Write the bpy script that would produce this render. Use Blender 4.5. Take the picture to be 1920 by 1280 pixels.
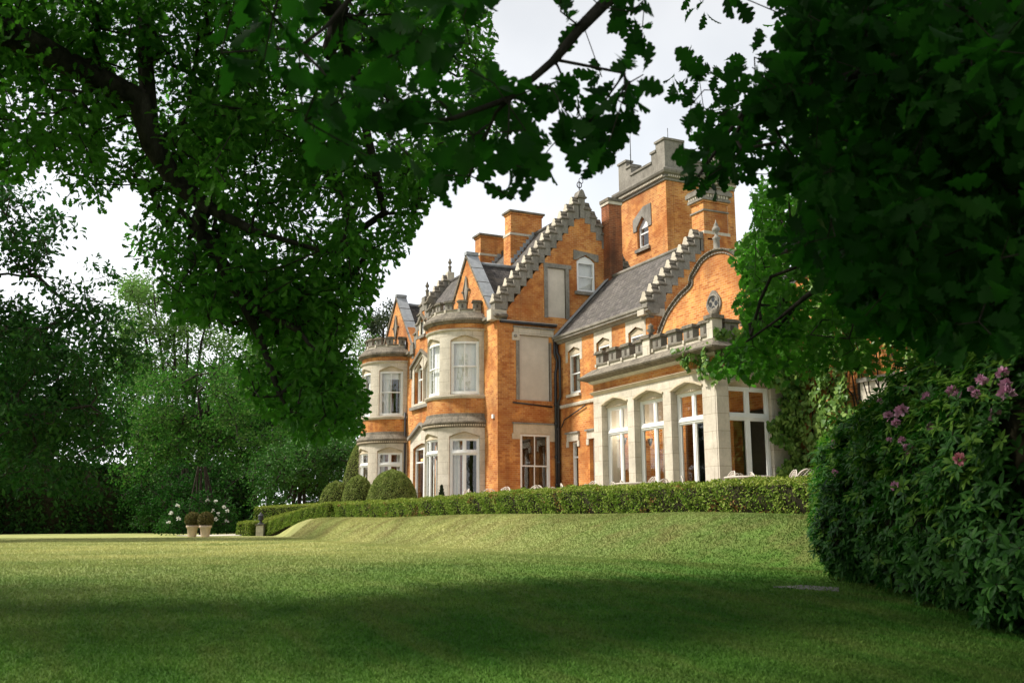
import bpy, math, random
import numpy as np
from mathutils import Vector, Matrix
from mathutils.geometry import tessellate_polygon
for _o in list(bpy.data.objects): bpy.data.objects.remove(_o)
sc = bpy.context.scene
COL = sc.collection
R_ = math.radians

# ------------------------------------------------------------------ camera
# World axes follow the house: +X along its garden front (towards the camera's side), +Y into the house.  The eye is the origin.
F_PX = 1857.0
PITCH, ROLL, YAW = R_(10.25), R_(-0.345), R_(26.09)
HX, HY = np.array([math.sin(YAW), -math.cos(YAW)]), np.array([math.cos(YAW), math.sin(YAW)])
def heading(x, f, z=0.0):
    """metres to the right of and ahead of the camera -> world"""
    return np.array([HX[0]*x+HX[1]*f, HY[0]*x+HY[1]*f, z])
def ray(px, py):
    x = (px-960)/F_PX; u = -(py-640)/F_PX
    cr, sr = math.cos(ROLL), math.sin(ROLL)
    X = x*cr-u*sr; up = x*sr+u*cr
    c, s = math.cos(PITCH), math.sin(PITCH)
    h = heading(X, c-up*s, s+up*c)
    return h/math.hypot(h[0], h[1])
def at(px, py, d): return ray(px, py)*d          # layout: a direction and a horizontal distance -> world point
cam = bpy.data.cameras.new('camera'); camo = bpy.data.objects.new('camera', cam); COL.objects.link(camo)
cam.sensor_width = 36.0; cam.lens = F_PX/1920*36.0; cam.clip_start = 0.1; cam.clip_end = 2000
fw = heading(0, math.cos(PITCH), math.sin(PITCH)); rt0 = heading(1, 0, 0); up0 = np.cross(rt0, fw)
cr, sr = math.cos(ROLL), math.sin(ROLL)
rt = rt0*cr+up0*sr; up = -rt0*sr+up0*cr
camo.matrix_world = Matrix(((rt[0], up[0], -fw[0], 0), (rt[1], up[1], -fw[1], 0), (rt[2], up[2], -fw[2], 0), (0, 0, 0, 1)))
cam.dof.use_dof = True; cam.dof.focus_distance = 33.0; cam.dof.aperture_fstop = 5.0
sc.camera = camo

# ------------------------------------------------------------------ sky, sun, exposure
SUN_AZ = heading(-0.95, 0.0)                       # the sun stands to the left and level with the camera
SUN_EL = R_(49)
SUN_DIR = Vector(tuple(SUN_AZ)).normalized()*math.cos(SUN_EL) + Vector((0, 0, math.sin(SUN_EL)))
world = bpy.data.worlds.new('World'); sc.world = world; world.use_nodes = True
nt = world.node_tree; nt.nodes.clear()
out = nt.nodes.new('ShaderNodeOutputWorld'); bg = nt.nodes.new('ShaderNodeBackground')
sky = nt.nodes.new('ShaderNodeTexSky'); sky.sky_type = 'NISHITA'; sky.sun_disc = False
sky.sun_elevation = SUN_EL; sky.sun_rotation = math.atan2(SUN_DIR.x, SUN_DIR.y); sky.dust_density = 2.0
tc = nt.nodes.new('ShaderNodeTexCoord'); cn = nt.nodes.new('ShaderNodeTexNoise')
cn.inputs['Scale'].default_value = 2.2; cn.inputs['Detail'].default_value = 5
rmp = nt.nodes.new('ShaderNodeValToRGB')
rmp.color_ramp.elements[0].position = 0.35; rmp.color_ramp.elements[0].color = (4.7, 4.95, 5.2, 1)
rmp.color_ramp.elements[1].position = 0.62; rmp.color_ramp.elements[1].color = (7.0, 7.05, 7.1, 1)
mx = nt.nodes.new('ShaderNodeMix'); mx.data_type = 'RGBA'; mx.inputs[0].default_value = 0.9
nt.links.new(tc.outputs['Generated'], cn.inputs['Vector']); nt.links.new(cn.outputs['Fac'], rmp.inputs['Fac'])
# an overcast sky is palest low down and greyer overhead
sx = nt.nodes.new('ShaderNodeSeparateXYZ'); mr = nt.nodes.new('ShaderNodeMapRange'); vm = nt.nodes.new('ShaderNodeVectorMath'); vm.operation = 'SCALE'
mr.inputs['From Min'].default_value = 0.20; mr.inputs['From Max'].default_value = 0.55; mr.inputs['To Min'].default_value = 1.0; mr.inputs['To Max'].default_value = 0.5
nt.links.new(tc.outputs['Generated'], sx.inputs[0]); nt.links.new(sx.outputs[2], mr.inputs['Value']); nt.links.new(rmp.outputs['Color'], vm.inputs[0]); nt.links.new(mr.outputs[0], vm.inputs['Scale'])
nt.links.new(sky.outputs['Color'], mx.inputs[6]); nt.links.new(vm.outputs[0], mx.inputs[7])
nt.links.new(mx.outputs[2], bg.inputs['Color']); bg.inputs['Strength'].default_value = 0.1
nt.links.new(bg.outputs[0], out.inputs[0])
sl = bpy.data.lights.new('sun', 'SUN'); sl.energy = 3.0; sl.angle = R_(7.0); sl.color = (1.0, 0.95, 0.87)
so = bpy.data.objects.new('sun', sl); COL.objects.link(so)
so.rotation_euler = (-SUN_DIR).to_track_quat('-Z', 'Y').to_euler()
sc.view_settings.view_transform = 'Standard'; sc.view_settings.look = 'None'
sc.view_settings.exposure = 1.18; sc.view_settings.gamma = 1.0; sc.view_settings.use_curve_mapping = False
sc.cycles.max_bounces = 8; sc.cycles.transparent_max_bounces = 16; sc.cycles.use_denoising = True
sc.cycles.diffuse_bounces = 3; sc.cycles.glossy_bounces = 3; sc.cycles.transmission_bounces = 4

# ------------------------------------------------------------------ materials
class NT:
    def __init__(s, name):
        s.m = bpy.data.materials.new(name); s.m.use_nodes = True; s.t = s.m.node_tree
        s.b = s.t.nodes['Principled BSDF']; s.o = s.t.nodes['Material Output']
    def n(s, kind, **kw):
        x = s.t.nodes.new(kind)
        for k, v in kw.items():
            if k in x.inputs: x.inputs[k].default_value = v
            else: setattr(x, k, v)
        return x
    def l(s, a, b): s.t.links.new(a, b)
    def coord(s, which='Object'): return s.n('ShaderNodeTexCoord').outputs[which]
    def uv(s): return s.coord('UV')
    def noise(s, scale, detail=4, vec=None, rough=0.55):
        x = s.n('ShaderNodeTexNoise', Scale=scale, Detail=detail, Roughness=rough)
        s.l(vec if vec is not None else s.coord(), x.inputs['Vector']); return x.outputs['Fac']
    def ramp(s, fac, *stops):
        x = s.n('ShaderNodeValToRGB'); e = x.color_ramp.elements
        while len(e) < len(stops): e.new(0.5)
        for el, (p, c) in zip(e, stops):
            el.position = p; el.color = (c, c, c, 1) if isinstance(c, (int, float)) else (*c, 1)
        s.l(fac, x.inputs['Fac']); return x.outputs['Color']
    def mix(s, fac, a, b, mode='MIX'):
        x = s.n('ShaderNodeMix'); x.data_type = 'RGBA'; x.blend_type = mode
        for sock, v in ((0, fac), (6, a), (7, b)):
            if hasattr(v, 'is_linked'): s.l(v, x.inputs[sock])
            elif sock == 0: x.inputs[0].default_value = v
            else: x.inputs[sock].default_value = (*v, 1)
        return x.outputs[2]
    def bump(s, h, strength, dist=0.02):
        x = s.n('ShaderNodeBump', Strength=strength, Distance=dist); s.l(h, x.inputs['Height']); s.l(x.outputs[0], s.b.inputs['Normal'])
    def col(s, c):
        if hasattr(c, 'is_linked'): s.l(c, s.b.inputs['Base Color'])
        else: s.b.inputs['Base Color'].default_value = (*c, 1)
    def rough(s, r, spec=0.3): s.b.inputs['Roughness'].default_value = r; s.b.inputs['Specular IOR Level'].default_value = spec
M = {}
def brick(name, c1, c2, mortar, dirt, dirt_amt):
    k = NT(name); u = k.uv()
    b = k.n('ShaderNodeTexBrick', Scale=1.0); b.inputs['Brick Width'].default_value = 0.2; b.inputs['Row Height'].default_value = 0.072
    b.inputs['Mortar Size'].default_value = 0.007; b.inputs['Mortar Smooth'].default_value = 0.2; b.inputs['Bias'].default_value = 0.0
    b.inputs['Color1'].default_value = (*c1, 1); b.inputs['Color2'].default_value = (*c2, 1); b.inputs['Mortar'].default_value = (*mortar, 1)
    k.l(u, b.inputs['Vector'])
    ob = k.coord()
    b2 = k.n('ShaderNodeTexBrick', Scale=1.0); b2.inputs['Brick Width'].default_value = 0.2; b2.inputs['Row Height'].default_value = 0.072; b2.inputs['Mortar Size'].default_value = 0.0
    b2.inputs['Bias'].default_value = -0.62; b2.inputs['Color1'].default_value = (1, 1, 1, 1); b2.inputs['Color2'].default_value = (0.30, 0.24, 0.26, 1); k.l(u, b2.inputs['Vector'])
    dk = k.mix(k.ramp(k.noise(0.7, 4, ob), (0.38, 0.12), (0.62, 0.85)), (1, 1, 1), b2.outputs['Color'])
    bc = k.mix(1.0, b.outputs['Color'], dk, 'MULTIPLY')
    pat = k.mix(k.ramp(k.noise(0.9, 5, ob), (0.38, 0.0), (0.68, 0.75)), bc, tuple(x*y for x, y in zip(c2, (0.72, 0.62, 0.5))))
    patb = k.mix(k.ramp(k.noise(2.7, 4, ob), (0.52, 0.0), (0.72, 0.5)), pat, tuple(min(1, x*1.3) for x in c1))
    c = k.mix(k.ramp(k.noise(0.5, 6, ob), (0.5, 0.0), (0.8, dirt_amt)), patb, dirt)
    # weather streaks: noise stretched down the wall
    mp = k.n('ShaderNodeMapping'); mp.inputs['Scale'].default_value = (3.0, 3.0, 0.35); k.l(ob, mp.inputs['Vector'])
    c = k.mix(k.ramp(k.noise(1.0, 5, mp.outputs[0]), (0.53, 0.0), (0.76, 0.5)), c, dirt)
    k.col(c); k.rough(0.85, 0.2); k.bump(b.outputs['Fac'], -0.35, 0.01)
    return k.m
M['brick'] = brick('brick', (0.66, 0.315, 0.085), (0.46, 0.145, 0.032), (0.62, 0.40, 0.22), (0.17, 0.07, 0.032), 0.75)
M['brick_sooty'] = brick('sooty_brick', (0.34, 0.11, 0.04), (0.22, 0.07, 0.03), (0.36, 0.22, 0.13), (0.04, 0.025, 0.018), 1.0)
def stone(name, c, dirt, amt, scale=1.0, joints=True):
    k = NT(name); ob = k.coord()
    base = k.mix(k.ramp(k.noise(3.0*scale, 6, ob), (0.3, 0.0), (0.7, 1.0)), tuple(x*0.86 for x in c), tuple(min(1, x*1.1) for x in c))
    d = k.ramp(k.noise(1.3*scale, 8, ob, 0.65), (0.45, 0.0), (0.75, amt))
    d2 = k.ramp(k.noise(14*scale, 4, ob, 0.7), (0.4, 0.0), (0.75, amt*0.8))
    cc = k.mix(d2, k.mix(d, base, dirt), dirt)
    sm = k.n('ShaderNodeMapping'); sm.inputs['Scale'].default_value = (4.0, 4.0, 0.4); k.l(ob, sm.inputs['Vector'])
    cc = k.mix(k.ramp(k.noise(1.2*scale, 6, sm.outputs[0], 0.65), (0.52, 0.0), (0.74, amt*0.75)), cc, dirt)
    if joints:
        b = k.n('ShaderNodeTexBrick', Scale=1.0); b.inputs['Brick Width'].default_value = 0.9; b.inputs['Row Height'].default_value = 0.42
        b.inputs['Mortar Size'].default_value = 0.006; b.inputs['Color1'].default_value = (1, 1, 1, 1); b.inputs['Color2'].default_value = (0.93, 0.92, 0.9, 1)
        b.inputs['Mortar'].default_value = (0.6, 0.56, 0.5, 1); k.l(k.uv(), b.inputs['Vector'])
        cc = k.mix(1.0, cc, b.outputs['Color'], 'MULTIPLY')
    k.col(cc); k.rough(0.9, 0.15); k.bump(k.noise(30*scale, 5, ob), 0.25, 0.01)
    return k.m
M['stone'] = stone('stone', (0.61, 0.55, 0.45), (0.30, 0.26, 0.20), 0.42)
M['stone_warm'] = stone('warm_stone', (0.58, 0.49, 0.36), (0.36, 0.29, 0.19), 0.4, joints=False)
M['stone_old'] = stone('weathered_stone', (0.25, 0.215, 0.165), (0.05, 0.045, 0.037), 0.95, 1.6, joints=False)
M['stone_grey'] = stone('grey_stone', (0.29, 0.265, 0.225), (0.11, 0.098, 0.08), 0.8, joints=False)
M['render'] = stone('cream_render', (0.62, 0.55, 0.46), (0.50, 0.44, 0.36), 0.5, 0.5, joints=False)
def tiles(name, c1, c2, moss):
    k = NT(name)
    b = k.n('ShaderNodeTexBrick', Scale=1.0); b.inputs['Brick Width'].default_value = 0.21; b.inputs['Row Height'].default_value = 0.15
    b.inputs['Mortar Size'].default_value = 0.010; b.inputs['Color1'].default_value = (*c1, 1); b.inputs['Color2'].default_value = (*c2, 1)
    b.inputs['Mortar'].default_value = (0.025, 0.022, 0.02, 1); b.offset = 0.5; k.l(k.uv(), b.inputs['Vector'])
    ob = k.coord()
    c = k.mix(k.ramp(k.noise(2.0, 6, ob), (0.45, 0.0), (0.7, 0.7)), b.outputs['Color'], moss)
    c = k.mix(k.ramp(k.noise(22.0, 3, ob), (0.55, 0.0), (0.7, 0.5)), c, (0.25, 0.20, 0.16))
    k.col(c); k.rough(0.85, 0.2); k.bump(b.outputs['Fac'], -0.8, 0.02)
    return k.m
M['tiles'] = tiles('clay_tiles', (0.068, 0.062, 0.058), (0.145, 0.130, 0.118), (0.07, 0.066, 0.055))
M['tiles_dark'] = tiles('dark_tiles', (0.035, 0.034, 0.035), (0.115, 0.10, 0.093), (0.12, 0.10, 0.08))
def plain(name, c, r=0.6, spec=0.3, var=0.12, metal=0.0, sc_=6.0):
    k = NT(name)
    k.col(k.mix(k.ramp(k.noise(sc_, 5), (0.3, 0.0), (0.7, 1.0)), tuple(x*(1-var) for x in c), tuple(min(1, x*(1+var)) for x in c)))
    k.rough(r, spec); k.b.inputs['Metallic'].default_value = metal
    return k.m
M['lead'] = plain('lead_sheet', (0.30, 0.31, 0.32), 0.55, 0.4, 0.2)
M['paint'] = plain('white_paint', (0.80, 0.79, 0.76), 0.45, 0.4, 0.03)
M['iron'] = plain('black_iron', (0.018, 0.018, 0.02), 0.4, 0.5, 0.3)
M['buff_iron'] = plain('buff_painted_iron', (0.42, 0.27, 0.15), 0.5, 0.4, 0.1)
M['curtain'] = plain('curtain_cloth', (0.78, 0.76, 0.73), 0.9, 0.1, 0.06)
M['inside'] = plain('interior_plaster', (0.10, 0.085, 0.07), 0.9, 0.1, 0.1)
M['inside_pale'] = plain('interior_cream_panelling', (0.66, 0.60, 0.50), 0.7, 0.2, 0.05)
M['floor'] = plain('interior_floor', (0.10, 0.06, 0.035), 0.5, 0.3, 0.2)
M['chair_paint'] = plain('cream_metal_paint', (0.52, 0.46, 0.39), 0.5, 0.35, 0.08)
M['orange_cloth'] = plain('tan_leather', (0.45, 0.19, 0.04), 0.6, 0.3, 0.1)
M['terracotta'] = stone('terracotta_pot_clay', (0.66, 0.50, 0.38), (0.46, 0.38, 0.30), 0.5, 2.5, joints=False)
def glass():
    k = NT('window_glass'); k.t.nodes.remove(k.b)
    tr = k.n('ShaderNodeBsdfTransparent'); tr.inputs[0].default_value = (0.95, 0.96, 0.95, 1)
    gl = k.n('ShaderNodeBsdfGlossy'); gl.inputs['Roughness'].default_value = 0.015; gl.inputs['Color'].default_value = (0.95, 0.95, 0.95, 1)
    ge = k.n('ShaderNodeNewGeometry'); dt = k.n('ShaderNodeVectorMath', operation='DOT_PRODUCT'); k.l(ge.outputs['Incoming'], dt.inputs[0]); k.l(ge.outputs['Normal'], dt.inputs[1])
    ab = k.n('ShaderNodeMath', operation='ABSOLUTE'); k.l(dt.outputs['Value'], ab.inputs[0]); om = k.n('ShaderNodeMath', operation='SUBTRACT'); om.inputs[0].default_value = 1.0; k.l(ab.outputs[0], om.inputs[1])
    pw = k.n('ShaderNodeMath', operation='POWER'); pw.inputs[1].default_value = 5.0; k.l(om.outputs[0], pw.inputs[0])
    bp = k.n('ShaderNodeBump', Strength=0.06, Distance=0.02); k.l(k.noise(2.5, 2), bp.inputs['Height'])
    k.l(bp.outputs[0], gl.inputs['Normal'])
    ad = k.n('ShaderNodeMath', operation='MULTIPLY_ADD'); ad.inputs[1].default_value = 0.95; ad.inputs[2].default_value = 0.05; ad.use_clamp = True
    k.l(pw.outputs[0], ad.inputs[0]); mxs = k.n('ShaderNodeMixShader')
    k.l(ad.outputs[0], mxs.inputs[0]); k.l(tr.outputs[0], mxs.inputs[1]); k.l(gl.outputs[0], mxs.inputs[2]); k.l(mxs.outputs[0], k.o.inputs[0])
    return k.m
M['glass'] = glass()
def lamp(name, c, s):
    k = NT(name); k.b.inputs['Emission Color'].default_value = (*c, 1); k.b.inputs['Emission Strength'].default_value = s; return k.m
M['lamp'] = lamp('warm_lamp_glow', (1.0, 0.45, 0.12), 2.5)

# ------------------------------------------------------------------ mesh builder
class Frame:
    """flat wall frame: u along the wall (to the right seen from outside), v up, w outward"""
    def __init__(s, o, ud, n): s.o, s.ud, s.nn = np.array(o, float), np.array(ud, float), np.array(n, float); s.ul = 1.0; s.seg = None
    def __call__(s, u, v, w): return s.o+s.ud*u+s.nn*w+np.array([0, 0, v])
class Bow:
    """half-round bay: u in degrees from its left end (0) to its right end (180)"""
    def __init__(s, cx, cy, r): s.c = (cx, cy); s.r = r; s.ul = r*math.pi/180; s.seg = 5.0
    def __call__(s, u, v, w):
        t = R_(180-u); return np.array([s.c[0]+(s.r+w)*math.cos(t), s.c[1]-(s.r+w)*math.sin(t), v])
def wallY(y): return Frame((0, y, 0), (1, 0, 0), (0, -1, 0))    # garden-front walls, u = X
def wallX(x): return Frame((x, 0, 0), (0, 1, 0), (1, 0, 0))     # side walls, u = Y
class MB:
    def __init__(s, cyl=None): s.v, s.f, s.m, s.uvs, s.mats, s.cyl, s.sm = [], [], [], [], [], cyl, []
    def mi(s, name):
        if name not in s.mats: s.mats.append(name)
        return s.mats.index(name)
    def face(s, pts, mat, smooth=False):
        pts = [np.array(p, float) for p in pts]; i0 = len(s.v); s.v += pts
        s.f.append(tuple(range(i0, i0+len(pts)))); s.m.append(s.mi(mat)); s.sm.append(smooth)
        n = np.zeros(3)
        for i in range(len(pts)):
            a, b = pts[i], pts[(i+1) % len(pts)]; n += np.cross(a, b)
        ln = np.linalg.norm(n); n = n/ln if ln > 1e-12 else np.array([0, 0, 1.0])
        if abs(n[2]) > 0.97: s.uvs.append([(p[0], p[1]) for p in pts]); return
        if s.cyl is not None:
            cx, cy, r = s.cyl; s.uvs.append([(r*math.atan2(p[1]-cy, p[0]-cx) if abs(p[1]-cy)+abs(p[0]-cx) > 1e-6 else 0, p[2]) for p in pts]); return
        t = np.array([-n[1], n[0], 0]); t /= np.linalg.norm(t); b = np.cross(n, t)
        s.uvs.append([(float(p@t), float(p@b)) for p in pts])
    def us(s, fr, u0, u1):
        k = 1 if fr.seg is None else max(1, int(math.ceil(abs(u1-u0)/fr.seg)))
        return [u0+(u1-u0)*i/k for i in range(k+1)]
    def box(s, fr, u0, u1, v0, v1, w0, w1, mat):
        us = s.us(fr, u0, u1)
        for a, b in zip(us, us[1:]):
            s.face([fr(a, v0, w1), fr(b, v0, w1), fr(b, v1, w1), fr(a, v1, w1)], mat)
            s.face([fr(b, v0, w0), fr(a, v0, w0), fr(a, v1, w0), fr(b, v1, w0)], mat)
            s.face([fr(a, v1, w1), fr(b, v1, w1), fr(b, v1, w0), fr(a, v1, w0)], mat)
            s.face([fr(b, v0, w1), fr(a, v0, w1), fr(a, v0, w0), fr(b, v0, w0)], mat)
        for u, fl in ((u0, 0), (u1, 1)):
            q = [fr(u, v0, w0), fr(u, v0, w1), fr(u, v1, w1), fr(u, v1, w0)]
            s.face(q if not fl else q[::-1], mat)
    def poly(s, fr, loops, w, mat):
        fl = [p for lp in loops for p in lp]
        for tri in tessellate_polygon([[Vector((p[0], p[1], 0)) for p in lp] for lp in loops]):
            p = [fl[i] for i in tri]
            ar = (p[1][0]-p[0][0])*(p[2][1]-p[0][1])-(p[2][0]-p[0][0])*(p[1][1]-p[0][1])
            if abs(ar) < 1e-9: continue
            if ar < 0: p = p[::-1]
            s.face([fr(x, y, w) for x, y in p], mat)
    def sides(s, fr, lp, w0, w1, mat):
        for a, b in zip(lp, lp[1:]+lp[:1]): s.face([fr(*a, w0), fr(*b, w0), fr(*b, w1), fr(*a, w1)], mat)
    def wall(s, fr, outer, holes, mat, depth=0.3, reveal=None):
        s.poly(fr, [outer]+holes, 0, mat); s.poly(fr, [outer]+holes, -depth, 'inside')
        s.sides(fr, outer, -depth, 0, mat)
        for h in holes: s.sides(fr, h, -depth, 0, reveal or mat)
    def prism(s, fr, pts, w0, w1, mat):
        s.poly(fr, [pts], w1, mat); s.poly(fr, [pts], w0, mat); s.sides(fr, pts, w0, w1, mat)
    def sweep(s, path, prof, mat, cap=True):
        P = [np.array(p, float) for p in path]; n = len(P); offs = []
        for i in range(n):
            ds = []
            if i > 0: ds.append(P[i]-P[i-1])
            if i < n-1: ds.append(P[i+1]-P[i])
            ns = [np.array([d[1], -d[0]])/np.linalg.norm(d) for d in ds]
            m = sum(ns); m /= np.linalg.norm(m); offs.append(m/max(0.2, m@ns[0]))
        pt = lambda i, k: np.array([*(P[i]+offs[i]*prof[k][0]), prof[k][1]])
        for i in range(n-1):
            for k in range(len(prof)):
                k2 = (k+1) % len(prof); s.face([pt(i, k), pt(i+1, k), pt(i+1, k2), pt(i, k2)], mat)
        if cap:
            for i in (0, n-1):
                s.face([pt(i, k) for k in range(len(prof))], mat)
    def lathe(s, c, prof, mat, n=12, smooth=True):
        for (r0, z0), (r1, z1) in zip(prof, prof[1:]):
            for i in range(n):
                a, b = 2*math.pi*i/n, 2*math.pi*(i+1)/n
                q = [(r0, a, z0), (r0, b, z0), (r1, b, z1), (r1, a, z1)]
                q = [np.array([c[0]+r*math.cos(t), c[1]+r*math.sin(t), c[2]+z]) for r, t, z in q]
                if r0 < 1e-6: q = q[1:] if False else [q[0], q[2], q[3]]
                elif r1 < 1e-6: q = [q[0], q[1], q[2]]
                s.face(q, mat, smooth)
    def tube(s, pts, r, mat, n=6, smooth=True):
        P = [np.array(p, float) for p in pts]; rings = []
        ref = None
        for i, p in enumerate(P):
            d = P[min(i+1, len(P)-1)]-P[max(i-1, 0)]; d /= max(1e-9, np.linalg.norm(d))
            if ref is None: ref = np.array([0, 0, 1.0]) if abs(d[2]) < 0.9 else np.array([1.0, 0, 0])
            a = np.cross(d, ref); a /= max(1e-9, np.linalg.norm(a)); b = np.cross(d, a); ref = -np.cross(d, a) if False else ref
            rr = r[i] if isinstance(r, (list, tuple)) else r
            rings.append([p+rr*(a*math.cos(2*math.pi*k/n)+b*math.sin(2*math.pi*k/n)) for k in range(n)])
        for A, B in zip(rings, rings[1:]):
            for k in range(n): s.face([A[k], A[(k+1) % n], B[(k+1) % n], B[k]], mat, smooth)
        s.face(rings[0][::-1], mat); s.face(rings[-1], mat)
    def slab(s, quad, t, mat, edge=None):
        q = [np.array(p, float) for p in quad]; n = np.cross(q[1]-q[0], q[2]-q[0]); n /= np.linalg.norm(n)
        if n[2] < 0: n = -n
        lo = [p-n*t for p in q]
        s.face(q, mat); s.face(lo[::-1], edge or mat)
        for i in range(len(q)): s.face([q[i], lo[i], lo[(i+1) % len(q)], q[(i+1) % len(q)]], edge or mat)
    def build(s, name, parent=None):
        me = bpy.data.meshes.new(name)
        # weld smooth faces so that they shade round
        me.from_pydata([tuple(p) for p in s.v], [], s.f)
        for nm in s.mats: me.materials.append(M[nm])
        me.polygons.foreach_set('material_index', s.m); me.polygons.foreach_set('use_smooth', s.sm)
        ul = me.uv_layers.new(name='UVMap'); ul.data.foreach_set('uv', [c for f in s.uvs for uv in f for c in uv])
        if any(s.sm):
            import bmesh
            bm = bmesh.new(); bm.from_mesh(me); bmesh.ops.remove_doubles(bm, verts=bm.verts, dist=1e-4); bm.to_mesh(me); bm.free()
        me.update(); return link(name, me, parent)
def link(name, me, parent=None):
    o = bpy.data.objects.new(name, me); COL.objects.link(o)
    if parent is not None:
        o.parent = parent
        o.matrix_parent_inverse = Matrix.Translation(-world_loc(parent))
    return o
def world_loc(o):
    v = Vector((0, 0, 0))
    while o is not None: v += o.location; v += o.matrix_parent_inverse.translation; o = o.parent
    return v
def tag(o, label, cat, group=None, kind=None):
    if label: o['label'] = label
    if cat: o['category'] = cat
    if group: o['group'] = group
    if kind: o['kind'] = kind
    return o
def thing(name, loc, label, cat, group=None):
    o = bpy.data.objects.new(name, None); COL.objects.link(o); o.location = tuple(float(x) for x in loc); o.empty_display_size = 0.3
    return tag(o, label, cat, group)
def copy_thing(root, loc, rz, label, group=None):
    r = root.copy(); COL.objects.link(r); r.location = tuple(float(x) for x in loc); r.rotation_euler = (0, 0, rz)
    r['label'] = label
    if group: r['group'] = group
    for ch in root.children:
        c = ch.copy(); COL.objects.link(c); c.parent = r
        for g in ch.children:
            d = g.copy(); COL.objects.link(d); d.parent = c
    return r
# ------------------------------------------------------------------ the ground
def sstep(a, b, x): t = np.clip((x-a)/(b-a), 0, 1); return t*t*(3-2*t)
FOOT_X = [-60, -44, -41.5, -38, -33, -20.6, -14.6, -11.8, -10, -9.07, -7, 0]
FOOT_Y = [9.6, 9.6, 9.4, 8.9, 8.4, 7.95, 7.6, 7.8, 8.1, 8.5, 9.6, 14]
def ground_z(x, y):
    x = np.asarray(x, float); y = np.asarray(y, float)
    f = HX[1]*x+HY[1]*y
    base = -0.55-0.52*np.clip((13-f)/8.5, 0, 1.3)**1.25
    foot = np.interp(x, FOOT_X, FOOT_Y)+0.06*np.sin(x*0.7)+0.03*np.sin(x*1.3+1)
    t = np.clip((y-foot)/(9.75-foot+1e-6), 0, 1); t = np.where(9.75-foot < 0.3, sstep(foot, foot+1.2, y), t)
    prof = np.sin(np.clip(t, 0, 1)*math.pi/2)**1.15*0.6+0.4*sstep(0, 1, t)
    left = sstep(-44.5, -36.5, x)                      # the ramp of lawn at the far end of the terrace
    top = 0.12+0.02*np.sin(x*0.5)-0.1*sstep(-14, -10, x)
    h = (top-(-0.55))*left*prof
    far = 0.35*sstep(12.5, 16, y)*sstep(-46, -50, x)*sstep(-62, -54, x)
    return base+h+far
xs = np.concatenate([np.arange(-400, -120, 20), np.arange(-120, -52, 3.0), np.arange(-52, -6, 0.3), np.arange(-6, 14, 0.5), np.arange(14, 60, 4), np.arange(60, 320, 20)])
ys = np.concatenate([np.arange(-300, -40, 20), np.arange(-40, -12, 2), np.arange(-12, 5, 0.5), np.arange(5, 12, 0.15), np.arange(12, 24, 0.8), np.arange(24, 80, 4), np.arange(80, 400, 20)])
def npmesh(name, verts, faces, mats, parent=None, smooth=False, mat_idx=None):
    """faces: (n,k) array"""
    me = bpy.data.meshes.new(name); nv, nf, k = len(verts), len(faces), faces.shape[1]
    me.vertices.add(nv); me.vertices.foreach_set('co', np.ascontiguousarray(verts, np.float32).ravel())
    me.loops.add(nf*k); me.loops.foreach_set('vertex_index', np.ascontiguousarray(faces, np.int32).ravel())
    me.polygons.add(nf); me.polygons.foreach_set('loop_start', np.arange(0, nf*k, k, dtype=np.int32))
    try: me.polygons.foreach_set('loop_total', np.full(nf, k, np.int32))
    except Exception: pass
    if smooth: me.polygons.foreach_set('use_smooth', np.ones(nf, bool))
    for m in mats: me.materials.append(M[m])
    if mat_idx is not None: me.polygons.foreach_set('material_index', np.ascontiguousarray(mat_idx, np.int32))
    me.update(calc_edges=True); me.validate(); return link(name, me, parent)
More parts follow.
